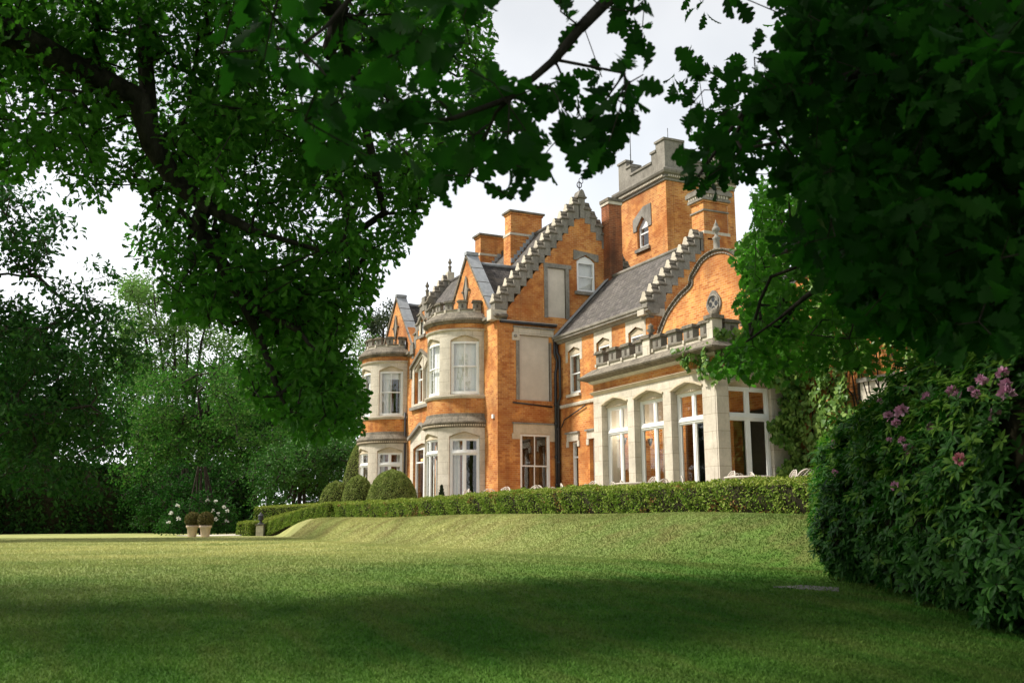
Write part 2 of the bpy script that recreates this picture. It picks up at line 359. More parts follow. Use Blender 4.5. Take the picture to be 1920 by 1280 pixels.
def lawn_mat(name='lawn_grass', blade=False):
    k = NT(name); ob = k.coord()
    g = k.mix(k.ramp(k.noise(0.55, 6, ob), (0.35, 0.0), (0.65, 1.0)), (0.055, 0.17, 0.018), (0.125, 0.23, 0.036))
    g = k.mix(k.ramp(k.noise(2.3, 6, ob, 0.7), (0.42, 0.0), (0.72, 0.8)), g, (0.035, 0.10, 0.012))
    mw = k.n('ShaderNodeMapping'); mw.inputs['Scale'].default_value = (0.35, 1.6, 1.0); mw.inputs['Rotation'].default_value = (0, 0, 0.5); k.l(ob, mw.inputs['Vector'])
    g = k.mix(k.ramp(k.noise(1.6, 6, mw.outputs[0], 0.65), (0.45, 0.0), (0.66, 0.75)), g, (0.135, 0.185, 0.040))
    g = k.mix(k.ramp(k.noise(60, 3, ob), (0.4, 0.0), (0.7, 0.6)), g, (0.028, 0.075, 0.010))
    # far lawn: dry tone with its sunlit brightness put into the colour; bank: thin dry grass
    xy = k.n('ShaderNodeSeparateXYZ'); k.l(ob, xy.inputs[0])
    far = k.n('ShaderNodeMapRange'); far.inputs['From Min'].default_value = -9; far.inputs['From Max'].default_value = -19; k.l(xy.outputs[0], far.inputs['Value'])
    nz = k.n('ShaderNodeMath', operation='MULTIPLY'); k.l(far.outputs[0], nz.inputs[0]); k.l(k.ramp(k.noise(0.35, 5, ob), (0.3, 0.45), (0.7, 1.0)), nz.inputs[1])
    g = k.mix(nz.outputs[0], g, (0.43, 0.42, 0.165))
    bk = k.n('ShaderNodeMapRange'); bk.inputs['From Min'].default_value = 7.4; bk.inputs['From Max'].default_value = 8.6; k.l(xy.outputs[1], bk.inputs['Value'])
    mp = k.n('ShaderNodeMapping'); mp.inputs['Scale'].default_value = (1.1, 0.75, 1); mp.inputs['Rotation'].default_value = (0, 0, 0.6); k.l(ob, mp.inputs['Vector'])
    b2 = k.n('ShaderNodeMath', operation='MULTIPLY'); k.l(bk.outputs[0], b2.inputs[0]); k.l(k.ramp(k.noise(1.0, 7, mp.outputs[0], 0.7), (0.44, 0.0), (0.66, 0.65)), b2.inputs[1])
    g = k.mix(b2.outputs[0], g, (0.20, 0.165, 0.065))
    if blade:
        g = k.mix(1.0, g, k.ramp(k.n('ShaderNodeNewGeometry').outputs['Random Per Island'], (0.0, 0.9), (1.0, 1.45)), 'MULTIPLY')
        k.col(g); k.rough(0.7, 0.15); t = k.n('ShaderNodeBsdfTranslucent'); k.l(g, t.inputs[0]); m = k.n('ShaderNodeMixShader'); m.inputs[0].default_value = 0.3
        k.l(k.b.outputs[0], m.inputs[1]); k.l(t.outputs[0], m.inputs[2]); k.l(m.outputs[0], k.o.inputs[0]); return k.m
    k.col(g); k.rough(0.9, 0.1); k.bump(k.noise(45, 6, ob, 0.75), 0.9, 0.03)
    return k.m
M['lawn'] = lawn_mat(); M['grass_blade'] = lawn_mat('grass_blade', True)
gx, gy = np.meshgrid(xs, ys); gz = ground_z(gx, gy)
gv = np.stack([gx, gy, gz], -1).reshape(-1, 3); nx_, ny_ = len(xs), len(ys)
ii = (np.arange(ny_-1)[:, None]*nx_+np.arange(nx_-1)[None]).ravel()
ground = npmesh('lawn', gv, np.stack([ii, ii+1, ii+1+nx_, ii+nx_], 1), ['lawn'], smooth=True); ground['kind'] = 'structure'
# terrace paving between the hedge and the house
M['paving'] = stone('terrace_paving', (0.42, 0.38, 0.31), (0.25, 0.22, 0.18), 0.5)
mb = MB(); mb.box(wallY(10.95), -45, -8.5, -0.3, 0.135, -11.5, 0, 'paving'); tag(mb.build('terrace'), None, None, kind='structure')
M['path_stone'] = plain('grey_path_stone', (0.20, 0.19, 0.18), 0.9, 0.1, 0.3, sc_=20)
M['gravel'] = plain('pale_gravel', (0.55, 0.50, 0.42), 0.95, 0.1, 0.25, sc_=60)
mb = MB(); P = [(-44.6, 6.0), (-42.4, 6.6), (-42.2, 9.6), (-42.2, 12.4), (-44.9, 12.4), (-45.2, 9.5), (-47.5, 7.4), (-46.5, 6.2)]
for k_ in range(1):
    mb.face([(x, y, float(ground_z(x, y))+0.012) for x, y in P[:4]+P[4:]], 'gravel')
tag(mb.build('gravel_path'), None, None, kind='structure')
mb = MB(); q = [at(1447, 1061, 10.6), at(1570, 1059, 10.4), at(1570, 1055, 10.7), at(1500, 1056, 10.8)]
mb.slab([(p[0], p[1], float(ground_z(p[0], p[1]))+0.008) for p in q], 0.03, 'path_stone'); tag(mb.build('path'), None, None, kind='structure')
# ------------------------------------------------------------------ the house
XK, Y0, Y1, Y2 = -31.66, 14.92, 17.36, 14.90
XW, XC0, XC1 = -25.6, -25.0, -19.2            # wing's stepped gable, garden room left and right
Z0 = 0.1
house = thing('country_house', (XK, Y0, Z0), 'large orange brick country house with stepped gables, round bays, tower and pale stone garden room', 'house')
def part(mb, name, label=None, parent=None):
    o = mb.build(name, parent or house)
    if label: o['label'] = label
    return o
A = wallY(Y0); G = wallX(XK); W = wallY(Y1); WG = wallX(XW); C = wallY(Y2); CR = wallX(XC1)
def rect(u0, u1, v0, v1): return [(u0, v0), (u1, v0), (u1, v1), (u0, v1)]
def arch(u0, u1, v0, v1, rise): m = (u0+u1)/2; return [(u0, v0), (u1, v0), (u1, v1), (u1-(u1-u0)*0.22, v1+rise*0.62), (m, v1+rise), (u0+(u1-u0)*0.22, v1+rise*0.62), (u0, v1)]

def sash(fr, u0, u1, v0, v1, w=-0.14, style='sash', vt=None, curtain=None, name='window', fw_=0.07, apex=0.0):
    """a painted window: frame, bars, glass, and what hangs behind it"""
    t = fw_/fr.ul; b = MB(); g = MB(); m = (u0+u1)/2; bar = 0.028/fr.ul
    b.box(fr, u0, u0+t, v0, v1, w-0.05, w+0.05, 'paint'); b.box(fr, u1-t, u1, v0, v1, w-0.05, w+0.05, 'paint')
    b.box(fr, u0+t, u1-t, v1-fw_, v1, w-0.05, w+0.048, 'paint'); b.box(fr, u0+t, u1-t, v0, v0+fw_*1.35, w-0.05, w+0.055, 'paint')
    if apex: b.prism(fr, [(u0, v1), (u1, v1), (u1-(u1-u0)*0.22, v1+apex*0.62), (m, v1+apex), (u0+(u1-u0)*0.22, v1+apex*0.62)], w-0.04, w+0.04, 'paint')
    i0, i1, j0, j1 = u0+t, u1-t, v0+fw_*1.35, v1-fw_
    if style == 'sash':
        vm = vt if vt is not None else (j0+j1)/2
        b.box(fr, i0, i1, vm-0.024, vm+0.024, w-0.04, w+0.035, 'paint')
        s2 = 0.03/fr.ul
        for (a0, a1, ww) in ((j0, vm-0.024, -0.02), (vm+0.024, j1, 0.012)):
            b.box(fr, i0, i0+s2, a0, a1, w+ww-0.018, w+ww+0.018, 'paint'); b.box(fr, i1-s2, i1, a0, a1, w+ww-0.018, w+ww+0.018, 'paint')
            b.box(fr, m-bar*0.6, m+bar*0.6, a0, a1, w+ww-0.016, w+ww+0.016, 'paint')
            for (p0, p1) in ((i0+s2, m-bar*0.6), (m+bar*0.6, i1-s2)): g.box(fr, p0, p1, a0, a1, w+ww-0.004, w+ww+0.004, 'glass')
    elif style == 'plain':
        vm = (j0+j1)/2
        b.box(fr, i0, i1, vm-0.022, vm+0.022, w-0.04, w+0.035, 'paint')
        g.box(fr, i0, i1, j0, vm-0.022, w-0.014, w-0.006, 'glass'); g.box(fr, i0, i1, vm+0.022, j1, w+0.006, w+0.014, 'glass')
    elif style == 'slim':
        vm = vt if vt is not None else j0+(j1-j0)*0.7
        b.box(fr, i0, i1, vm-0.03, vm+0.03, w-0.04, w+0.035, 'paint')
        g.box(fr, i0, i1, j0, vm-0.03, w-0.004, w+0.004, 'glass'); g.box(fr, i0, i1, vm+0.03, j1, w-0.004, w+0.004, 'glass')
    else:   # cross: transom and mullion with casements
        c = 0.045/fr.ul; th = 0.065
        b.box(fr, i0, i1, vt-th, vt+th, w-0.05, w+0.06, 'paint'); b.box(fr, i0, i1, vt-0.02, vt+0.01, w+0.06, w+0.085, 'paint')
        for (a0, a1) in ((j0, vt-th), (vt+th, j1)):
            b.box(fr, m-c, m+c, a0, a1, w-0.045, w+0.045, 'paint')
            for (p0, p1) in ((i0, m-c), (m+c, i1)):
                q = 0.03/fr.ul
                b.box(fr, p0, p0+q, a0, a1, w-0.02, w+0.025, 'paint'); b.box(fr, p1-q, p1, a0, a1, w-0.02, w+0.025, 'paint')
                b.box(fr, p0+q, p1-q, a1-0.03, a1, w-0.02, w+0.024, 'paint'); b.box(fr, p0+q, p1-q, a0, a0+0.035, w-0.02, w+0.024, 'paint')
                g.box(fr, p0+q, p1-q, a0+0.035, a1-0.03, w-0.004, w+0.004, 'glass')
    o = part(b, name); part(g, 'pane', parent=o)
    if curtain:
        k = MB(); cw = w-0.22
        def drape(a0, a1, c0, c1, amp):
            n = max(4, int(abs(a1-a0)*fr.ul/0.04))
            for i in range(n):
                x0, x1 = a0+(a1-a0)*i/n, a0+(a1-a0)*(i+1)/n
                k.face([fr(x0, c0, cw+amp*math.sin(i*1.3)), fr(x1, c0, cw+amp*math.sin((i+1)*1.3)), fr(x1, c1, cw+amp*0.7*math.sin((i+1)*1.3)), fr(x0, c1, cw+amp*0.7*math.sin(i*1.3))], 'curtain', True)
        d = u1-u0
        if curtain == 'blind': k.box(fr, u0+t*.3, u1-t*.3, v0, v1, cw+0.06, cw+0.075, 'curtain')
        if curtain == 'both': drape(u0, u0+d*0.42, v0, v1, 0.025); drape(u1-d*0.12, u1, v0, v1, 0.03); k.box(fr, u0, u1, v1-(v1-v0)*0.17, v1, cw+0.05, cw+0.06, 'curtain')
        if curtain == 'left': drape(u0, u0+d*0.3, v0, v1, 0.03)
        if curtain == 'sides': drape(u0, u0+d*0.22, v0, v1, 0.03); drape(u1-d*0.2, u1, v0, v1, 0.03)
        part(k, 'curtain', parent=o)
    return o

# --- crow steps: stone blocks with little gabled caps climbing a gable
def crow_steps(mb, fr, ua, za, ub, zb, n, wt=0.34, wf=0.05, mat='stone_old', face='stone_grey'):
    du, dz = (ub-ua)/n, (zb-za)/n
    for i in range(n):
        u0, u1 = ua+du*i, ua+du*(i+1)+du*0.1; z = za+dz*(i+1)
        lo, hi = min(u0, u1), max(u0, u1)
        mb.box(fr, lo+0.01, hi-0.01, z-dz-0.34, z-0.1, -wt, 0.02, face)
        mb.box(fr, lo-0.03, hi+0.03, z-0.1, z-0.05, -wt-wf, wf+0.02, mat)
        wm = (-wt+0.02)/2; hw = (wt+0.02)/2+wf-0.02
        for (h0, h1, ww) in ((z-0.05, z+0.1, hw), (z+0.1, z+0.24, hw*0.62)):
            e = 0.02 if ww == hw else 0.0
            L = [fr(lo-e, h0, wm+ww), fr(lo-e, h0, wm-ww), fr(lo-e, h1, wm-ww*0.45), fr(lo-e, h1, wm+ww*0.45)]
            Rr = [fr(hi+e, h0, wm+ww), fr(hi+e, h0, wm-ww), fr(hi+e, h1, wm-ww*0.45), fr(hi+e, h1, wm+ww*0.45)]
            mb.face(L, 'stone'); mb.face(Rr[::-1], mat)  # left ends pale, right ends dark: the lit side is put into the colour
            for k in range(4): mb.face([L[k], Rr[k], Rr[(k+1) % 4], L[(k+1) % 4]], mat)
def finial(c, h, name='finial', mat='stone_old'):
    mb = MB()
    p = [(0.0, 0), (0.16, 0), (0.16, .06), (.12, .1), (.12, .34), (.15, .38), (.15, .42), (.07, .47), (.055, .56), (.13, .62), (.16, .68), (.12, .75), (.07, .78), (.09, .82), (.03, .9), (0.0, 1.0)]
    mb.lathe(c, [(r*h*0.8, z*h) for r, z in p], mat, 8); return part(mb, name)
def path_bow(cx, r, a0=0, a1=180, n=36):
    b = Bow(cx, Y0, r); return [tuple(b(a0+(a1-a0)*i/n, 0, 0)[:2]) for i in range(n+1)]
def crenels(mb, fr, u0, u1, zb, zn, zt, n, w0, w1, frac=0.55, mat='stone_old', pale='stone'):
    """parapet: pale base course, merlons with dark moulded copings that step down between them"""
    mb.box(fr, u0, u1, zb, zn-0.05, w0, w1, pale); mb.box(fr, u0, u1, zn-0.05, zn, w0-0.03, w1+0.03, mat)
    pitch = (u1-u0)/(n-1+frac); wd = pitch*frac
    for i in range(n):
        a = u0+i*pitch; b = a+wd; e = 0.05/fr.ul
        mb.box(fr, a, b, zn, zt-0.09, w0, w1, 'stone_grey')
        mb.box(fr, a-e, b+e, zt-0.09, zt-0.045, w0-0.05, w1+0.06, mat); mb.box(fr, a-e*.5, b+e*.5, zt-0.045, zt, w0-0.02, w1+0.03, mat)
        mb.box(fr, a-e*.3, a+e*1.3, zb+0.05, zn, w1, w1+0.04, pale)
        mb.box(fr, a+(b-a)*0.4, a+(b-a)*0.62, zn+0.05, zt-0.16, w1, w1+0.012, 'inside')  # raised dark strip stands for the shade inside a hollow loop

# --- main block walls
lanc, door, small = [(-40.05, 4.95), (-38.15, 4.95), (-38.15, 6.5), (-39.1, 6.95), (-40.05, 6.5)], arch(-40.15, -38.1, 0.15, 3.05, 0.18), [(-39.35, 7.85), (-38.95, 7.85), (-38.95, 8.45), (-39.15, 8.65), (-39.35, 8.45)]
outer = [(-45.3, -0.4), (XK, -0.4), (XK, 7.25), (-32.02, 7.25), (-34.42, 10.05), (-36.82, 7.25), (-37.75, 7.25), (-39.1, 9.2), (-40.45, 7.25), (-40.2, 7.25), (-42.55, 10.02), (-44.9, 7.25), (-45.3, 7.25)]
outer[8] = (-40.19, 7.62); outer.pop(9)
mb = MB()
mb.wall(A, outer, [lanc, door, small, rect(-35.6, -33.1, 0.15, 3.3), rect(-35.6, -33.1, 4.3, 6.9), rect(-43.8, -41.3, 0.15, 3.3), rect(-43.8, -41.3, 4.3, 6.9)], 'brick', 0.35)
p_panel, p_up = rect(15.79, 17.03, 4.27, 6.65), rect(16.99, 17.75, 7.41, 9.30)
gwin, uwin = rect(15.8, 17.0, 0.75, 3.05), arch(18.25, 19.06, 8.50, 9.68, 0.26)
mb.wall(G, [(Y0+0.35, -0.4), (21.95, -0.4), (21.95, 7.3), (18.52, 11.7), (Y0+0.35, 7.5)], [p_panel, p_up, gwin, uwin], 'brick', 0.35)
mb.box(A, XK-0.35, XK, 7.25, 7.5, -0.35, -0.0, 'brick')                  # the corner pier
mb.box(wallY(21.95), -45.3, XK-0.36, -0.4, 7.25, 0.0, 0.3, 'brick')      # back
mb.box(wallX(-45.3), Y0+0.36, 21.6, -0.4, 7.3, 0.0, 0.3, 'brick')
mb.prism(wallX(-45.0), [(Y0+0.36, 7.3), (21.6, 7.3), (18.52, 11.7)], -0.3, 0, 'brick')
for z, mt in ((0.12, 'floor'), (3.75, 'inside'), (7.2, 'inside')):
    mb.slab([(-45.0, Y0+0.36, z), (XK-0.36, Y0+0.36, z), (XK-0.36, 21.6, z), (-45.0, 21.6, z)], 0.12, mt)
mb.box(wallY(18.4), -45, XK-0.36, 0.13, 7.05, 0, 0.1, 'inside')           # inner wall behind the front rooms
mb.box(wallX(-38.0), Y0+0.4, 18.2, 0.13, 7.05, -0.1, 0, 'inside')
part(mb, 'wall')
# blind panels and stone dressings of the gable wall
mb = MB(); mb.poly(G, [p_panel], -0.05, 'render')
mb.box(G, 15.66, 15.79, 4.27, 6.43, -0.05, 0.03, 'stone_grey'); mb.box(G, 17.03, 17.1, 4.27, 6.43, -0.05, 0.03, 'stone_grey')
mb.box(G, 15.5, 15.79, 6.43, 6.72, -0.05, 0.045, 'stone'); mb.box(G, 15.791, 17.2, 6.65, 6.9, -0.05, 0.04, 'stone'); mb.box(G, 15.55, 17.22, 6.9, 6.96, 0.0, 0.09, 'stone_grey'); mb.box(G, 15.57, 15.79, 6.72, 6.9, -0.05, 0.043, 'stone')
mb.lathe(G(15.62, 6.58, 0.03), [(0, -0.06), (0.06, -0.04), (0.08, 0), (0.06, 0.05), (0, 0.07)], 'stone_grey', 8)
part(mb, 'blind_panel', 'large cream blind panel under the iron gutter')
mb = MB(); mb.poly(G, [p_up], -0.05, 'render')
mb.box(G, 16.84, 16.99, 7.38, 9.3, -0.05, 0.03, 'stone_grey'); mb.box(G, 17.75, 17.90, 7.38, 9.3, -0.05, 0.03, 'stone_grey'); mb.box(G, 16.82, 18.0, 9.3, 9.46, -0.05, 0.04, 'stone_grey')
part(mb, 'blind_panel', 'narrow cream blind panel high in the stepped gable')
mb = MB()
mb.prism(G, [(18.1, 9.72), (18.25, 9.72), (18.43, 9.84), (18.65, 9.95), (18.87, 9.84), (19.06, 9.72), (19.2, 9.72), (19.2, 10.0), (18.12, 10.1)], -0.02, 0.045, 'stone_grey'); part(mb, 'window_lintel')
mb = MB(); mb.box(G, 18.14, 19.16, 8.38, 8.5, -0.1, 0.1, 'stone_grey'); part(mb, 'window_sill')
mb = MB()
mb.box(G, 15.53, 17.2, 3.06, 3.40, -0.02, 0.045, 'stone_warm'); mb.box(G, 15.5, 17.22, 3.40, 3.46, 0, 0.08, 'stone_grey'); mb.box(G, 15.48, 15.79, 2.86, 3.06, -0.02, 0.04, 'stone_warm'); mb.box(G, 17.01, 17.2, 2.8, 3.06, -0.02, 0.04, 'stone_warm')
part(mb, 'window_lintel')
sash(G, 15.8, 17.0, 0.6, 3.05, -0.06, 'sash', vt=1.92)
sash(G, 18.27, 19.04, 8.5, 9.68, -0.08, 'plain', apex=0.22, curtain='blind')
# gutter over the panel
mb = MB(); mb.box(G, 15.0, 17.3, 7.03, 7.1, 0.02, 0.14, 'iron'); mb.box(G, 15.0, 17.3, 7.1, 7.125, 0.0, 0.16, 'lead')
part(mb, 'gutter')
# crow-stepped gable end
mb = MB(); crow_steps(mb, G, 14.80, 7.55, 18.40, 12.0, 14, ); crow_steps(mb, G, 22.1, 7.6, 18.66, 11.85, 14)
mb.box(G, 18.38, 18.66, 11.4, 12.2, -0.34, 0.02, 'stone_grey'); mb.box(G, 18.32, 18.72, 12.2, 12.26, -0.4, 0.08, 'stone_old')
mb.prism(G, [(18.34, 12.26), (18.7, 12.26), (18.6, 12.5), (18.52, 12.56), (18.44, 12.5)], -0.36, 0.04, 'stone_grey')
mb.box(G, 14.66, 15.28, 7.12, 7.5, -0.34, 0.03, 'stone')
part(mb, 'stepped_coping')
mb = MB()
for s_ in (-1, 1):
    pts = [G(18.52+s_*0.1*math.sin(t)*1.0+0.0, 12.66+0.12-0.12*math.cos(t), -0.15) for t in np.linspace(0, 2*math.pi, 14)]
    mb.tube(pts, 0.022, 'iron', 5)
mb.tube([G(18.52, 12.5, -0.15), G(18.52, 12.95, -0.15)], 0.02, 'iron', 5)
mb.tube([G(18.60+0.09*math.cos(t), 12.96+0.11*math.sin(t), -0.15) for t in np.linspace(-1.5, 3.6, 12)], 0.015, 'iron', 5)
part(mb, 'finial')

# --- main roof with its two chimneys
mb = MB()
mb.slab([(-45.0, Y0+0.2, 7.32), (XK-0.3, Y0+0.2, 7.32), (XK-0.3, 18.52, 11.78), (-45.0, 18.52, 11.78)], 0.1, 'tiles')
mb.slab([(XK-0.3, 22.1, 7.32), (-45.0, 22.1, 7.32), (-45.0, 18.52, 11.78), (XK-0.3, 18.52, 11.78)], 0.1, 'tiles')
mb.tube([(-45, 18.52, 11.8), (XK-0.35, 18.52, 11.8)], 0.09, 'tiles', 8)
for cx, zr in ((-34.42, 9.9), (-42.55, 9.88)):
    hw = (zr-7.3)/1.17; ye = 17.2
    for s_ in (-1, 1):
        mb.slab([(cx, Y0+0.3, zr), (cx, 17.05, zr), (cx+s_*hw, 15.15, 7.28), (cx+s_*hw, Y0+0.3, 7.28)], 0.08, 'tiles_dark')
    mb.tube([(cx, Y0+0.3, zr+0.02), (cx, 17.05, zr+0.02)], 0.08, 'lead', 8)
for s_ in (-1, 1): mb.slab([(-39.1, Y0+0.3, 9.0), (-39.1, 16.3, 9.0), (-39.1+s_*1.2, 15.15, 7.28), (-39.1+s_*1.2, Y0+0.3, 7.28)], 0.08, 'tiles_dark')
part(mb, 'roof')
for cx in (-34.42, -42.55):      # lead slab copings on the two plain gables
    mb = MB()
    for s_ in (-1, 1):
        z0_, x0_ = 7.55, cx+s_*2.28
        for i in range(4):
            a, b = i/4, (i+1)/4; g_ = 0.012
            pa = np.array([x0_+(cx-x0_)*a, 0, z0_+(10.28-z0_)*a]); pb = np.array([x0_+(cx-x0_)*(b-g_), 0, z0_+(10.28-z0_)*(b-g_)])
            mb.slab([(pa[0], Y0-0.06, pa[2]), (pb[0], Y0-0.06, pb[2]), (pb[0], Y0+0.44, pb[2]), (pa[0], Y0+0.44, pa[2])], 0.1, 'lead', 'stone_old')
    mb.box(A, cx-0.12, cx+0.12, 10.2, 10.33, -0.44, 0.07, 'lead')
    for s_ in (-1, 1): mb.box(A, min(cx+s_*2.05, cx+s_*2.45), max(cx+s_*2.05, cx+s_*2.45), 7.18, 7.62, -0.5, 0.1, 'stone_grey')
    part(mb, 'gable_coping')
for cx in (-34.42, -42.55):      # carved tracery on those gables
    mb = MB()
    mb.prism(A, [(cx, 8.25), (cx+0.14, 8.75), (cx, 9.25), (cx-0.14, 8.75)], 0.005, 0.06, 'stone_grey')
    for s_ in (-1, 1):
        mb.tube([A(cx, 8.15, 0.05), A(cx+s_*0.12, 8.5, 0.06), A(cx+s_*0.25, 8.75, 0.06), A(cx+s_*0.12, 9.0, 0.06), A(cx, 9.35, 0.05)], 0.03, 'stone_old', 5)
        mb.lathe(A(cx+s_*0.29, 8.7, 0.05), [(0, 0), (0.06, .03), (0.06, .09), (0, .12)], 'stone_old', 6)
    mb.lathe(A(cx, 8.0, 0.05), [(0, 0), (0.07, .04), (0.06, .12), (0, .16)], 'stone_old', 6)
    part(mb, 'carved_ornament')
def chimney(x0, x1, y0, y1, zb, zt, band, name='chimney', mat='brick', label=None):
    mb = MB(); fr = wallY(y0); d = y1-y0
    mb.box(fr, x0-0.04, x1+0.04, zb, band, -d-0.04, 0.04, mat); mb.box(fr, x0-0.06, x1+0.06, band, band+0.1, -d-0.06, 0.06, 'stone')
    mb.box(fr, x0, x1, band+0.1, zt-0.16, -d, 0, mat)
    mb.box(fr, x0-0.04, x1+0.04, zt-0.16, zt-0.08, -d-0.04, 0.04, mat); mb.box(fr, x0-0.1, x1+0.1, zt-0.08, zt, -d-0.1, 0.1, 'stone_old')
    o = part(mb, name)
    if label: o['label'] = label
    return o
chimney(-36.15, -35.58, 17.4, 18.86, 10.3, 12.72, 11.65, label='nearer plain brick chimney on the main ridge')
chimney(-39.3, -38.70, 17.43, 18.6, 10.3, 12.55, 11.55, label='farther plain brick chimney on the main ridge')
for x_, y_, r1_ in ((-35.53, 17.38, 8), (-38.65, 17.4, 7)):
    mb = MB()
    for i in range(r1_): mb.box(wallX(x_), y_+i*0.14-.01, y_+(i+1)*0.14+.01, 10.45+i*0.175, 10.64+i*0.175, -0.02, 0.03+.002*(i%2), 'lead')
    part(mb, 'lead_flashing')
mb = MB(); fr = wallY(19.46)      # sooty stack climbing the stepped gable
mb.box(fr, XK-0.1, -31.22, 7.6, 11.98, -0.58, 0.0, 'brick_sooty'); mb.box(fr, XK-0.12, -31.18, 11.98, 12.1, -0.6, 0.03, 'stone'); mb.box(fr, XK-0.14, -31.15, 12.1, 12.22, -0.62, 0.06, 'stone_old')
part(mb, 'chimney', 'sooty brick chimney stack against the stepped gable')

# --- left end gable, seen over the roof, and the little central gable
mb = MB(); LG = wallX(-44.75)
crow_steps(mb, LG, 16.3, 9.15, 18.35, 11.9, 9); crow_steps(mb, LG, 20.6, 9.2, 18.7, 11.75, 8)
mb.box(LG, 18.34, 18.7, 11.4, 12.3, -0.3, 0.02, 'stone')
part(mb, 'stepped_coping')
finial(LG(18.52, 12.25, -0.14), 0.85)
mb = MB(); crow_steps(mb, A, -40.45, 7.35, -39.28, 9.25, 5); crow_steps(mb, A, -37.75, 7.35, -38.92, 9.25, 5)
mb.box(A, -39.3, -38.9, 8.9, 9.5, -0.34, 0.03, 'stone_grey'); part(mb, 'stepped_coping')
finial(A(-39.1, 9.5, -0.16), 0.75)
# --- lancet, door and slit window of the central bay
mb = MB()
mb.wall(A, [(-40.35, 4.8), (-37.9, 4.8), (-37.9, 6.55), (-39.1, 7.15), (-40.35, 6.55)], [lanc], 'stone', 0.02); 
for k_ in range(len(mb.v)): mb.v[k_] = mb.v[k_]+np.array([0, -0.03, 0])
mb.box(A, -40.4, -37.85, 4.7, 4.83, -0.1, 0.12, 'stone_grey')
for s_ in (-1, 1):
    mb.prism(A, [(-39.1, 7.12), (-39.1, 7.24), (-39.1+s_*1.3, 6.62), (-39.1+s_*1.3, 6.5)], 0.03, 0.13, 'stone_old'); mb.box(A, -39.1+min(s_*1.2, s_*1.34), -39.1+max(s_*1.2, s_*1.34), 6.1, 6.5, 0.03, 0.1, 'stone_old')
mb.box(A, -39.14, -39.06, 4.95, 6.9, -0.16, 0.0, 'stone')
mb.prism(A, [(-40.05, 6.35), (-39.58, 6.72), (-39.1, 6.35), (-39.1, 6.95), (-40.05, 6.5)], -0.12, -0.02, 'stone'); mb.prism(A, [(-38.15, 6.35), (-38.62, 6.72), (-39.1, 6.35), (-39.1, 6.95), (-38.15, 6.5)], -0.12, -0.02, 'stone')
o = part(mb, 'window_surround'); o.data.transform(Matrix.Translation((0, -0.012, 0))); mb = MB()
mb.box(A, -39.5, -38.8, 7.72, 7.85, -0.05, 0.08, 'stone_grey'); mb.box(A, -39.5, -39.35, 7.85, 8.5, -0.1, 0.03, 'stone'); mb.box(A, -38.95, -38.8, 7.85, 8.5, -0.1, 0.03, 'stone')
for s_ in (-1, 1): mb.prism(A, [(-39.15, 8.68), (-39.15, 8.8), (-39.15+s_*0.4, 8.45), (-39.15+s_*0.4, 8.35)], 0.0, 0.1, 'stone_old')
o = part(mb, 'window_surround'); o.data.transform(Matrix.Translation((0, -0.012, 0))); mb = MB()
mb.wall(A, [(-40.5, 0.1), (-37.75, 0.1), (-37.75, 3.5), (-39.1, 4.05), (-40.5, 3.5)], [door], 'stone', 0.01)
for k_ in range(len(mb.v)-0): pass
for s_ in (-1, 1): mb.prism(A, [(-39.1, 3.98), (-39.1, 4.1), (-39.1+s_*1.45, 3.55), (-39.1+s_*1.45, 3.42)], 0.02, 0.14, 'stone_grey')
o = part(mb, 'door_surround'); o.data.transform(Matrix.Translation((0, -0.012, 0)))
sash(A, -40.03, -39.15, 4.95, 6.5, -0.18, 'slim', vt=6.0, curtain='blind'); sash(A, -39.05, -38.17, 4.95, 6.5, -0.18, 'slim', vt=6.0, curtain='blind')
sash(A, -39.33, -38.97, 7.87, 8.5, -0.1, 'slim', vt=8.2)
sash(A, -40.13, -39.14, 0.17, 3.05, -0.15, 'slim', vt=2.45, name='glazed_door'); sash(A, -39.11, -38.12, 0.17, 3.05, -0.15, 'slim', vt=2.45, name='glazed_door')
mb = MB(); mb.prism(A, [(-40.15, 3.05), (-38.1, 3.05), (-38.55, 3.16), (-39.1, 3.23), (-39.7, 3.16)], -0.2, -0.1, 'stone_warm'); part(mb, 'tympanum')

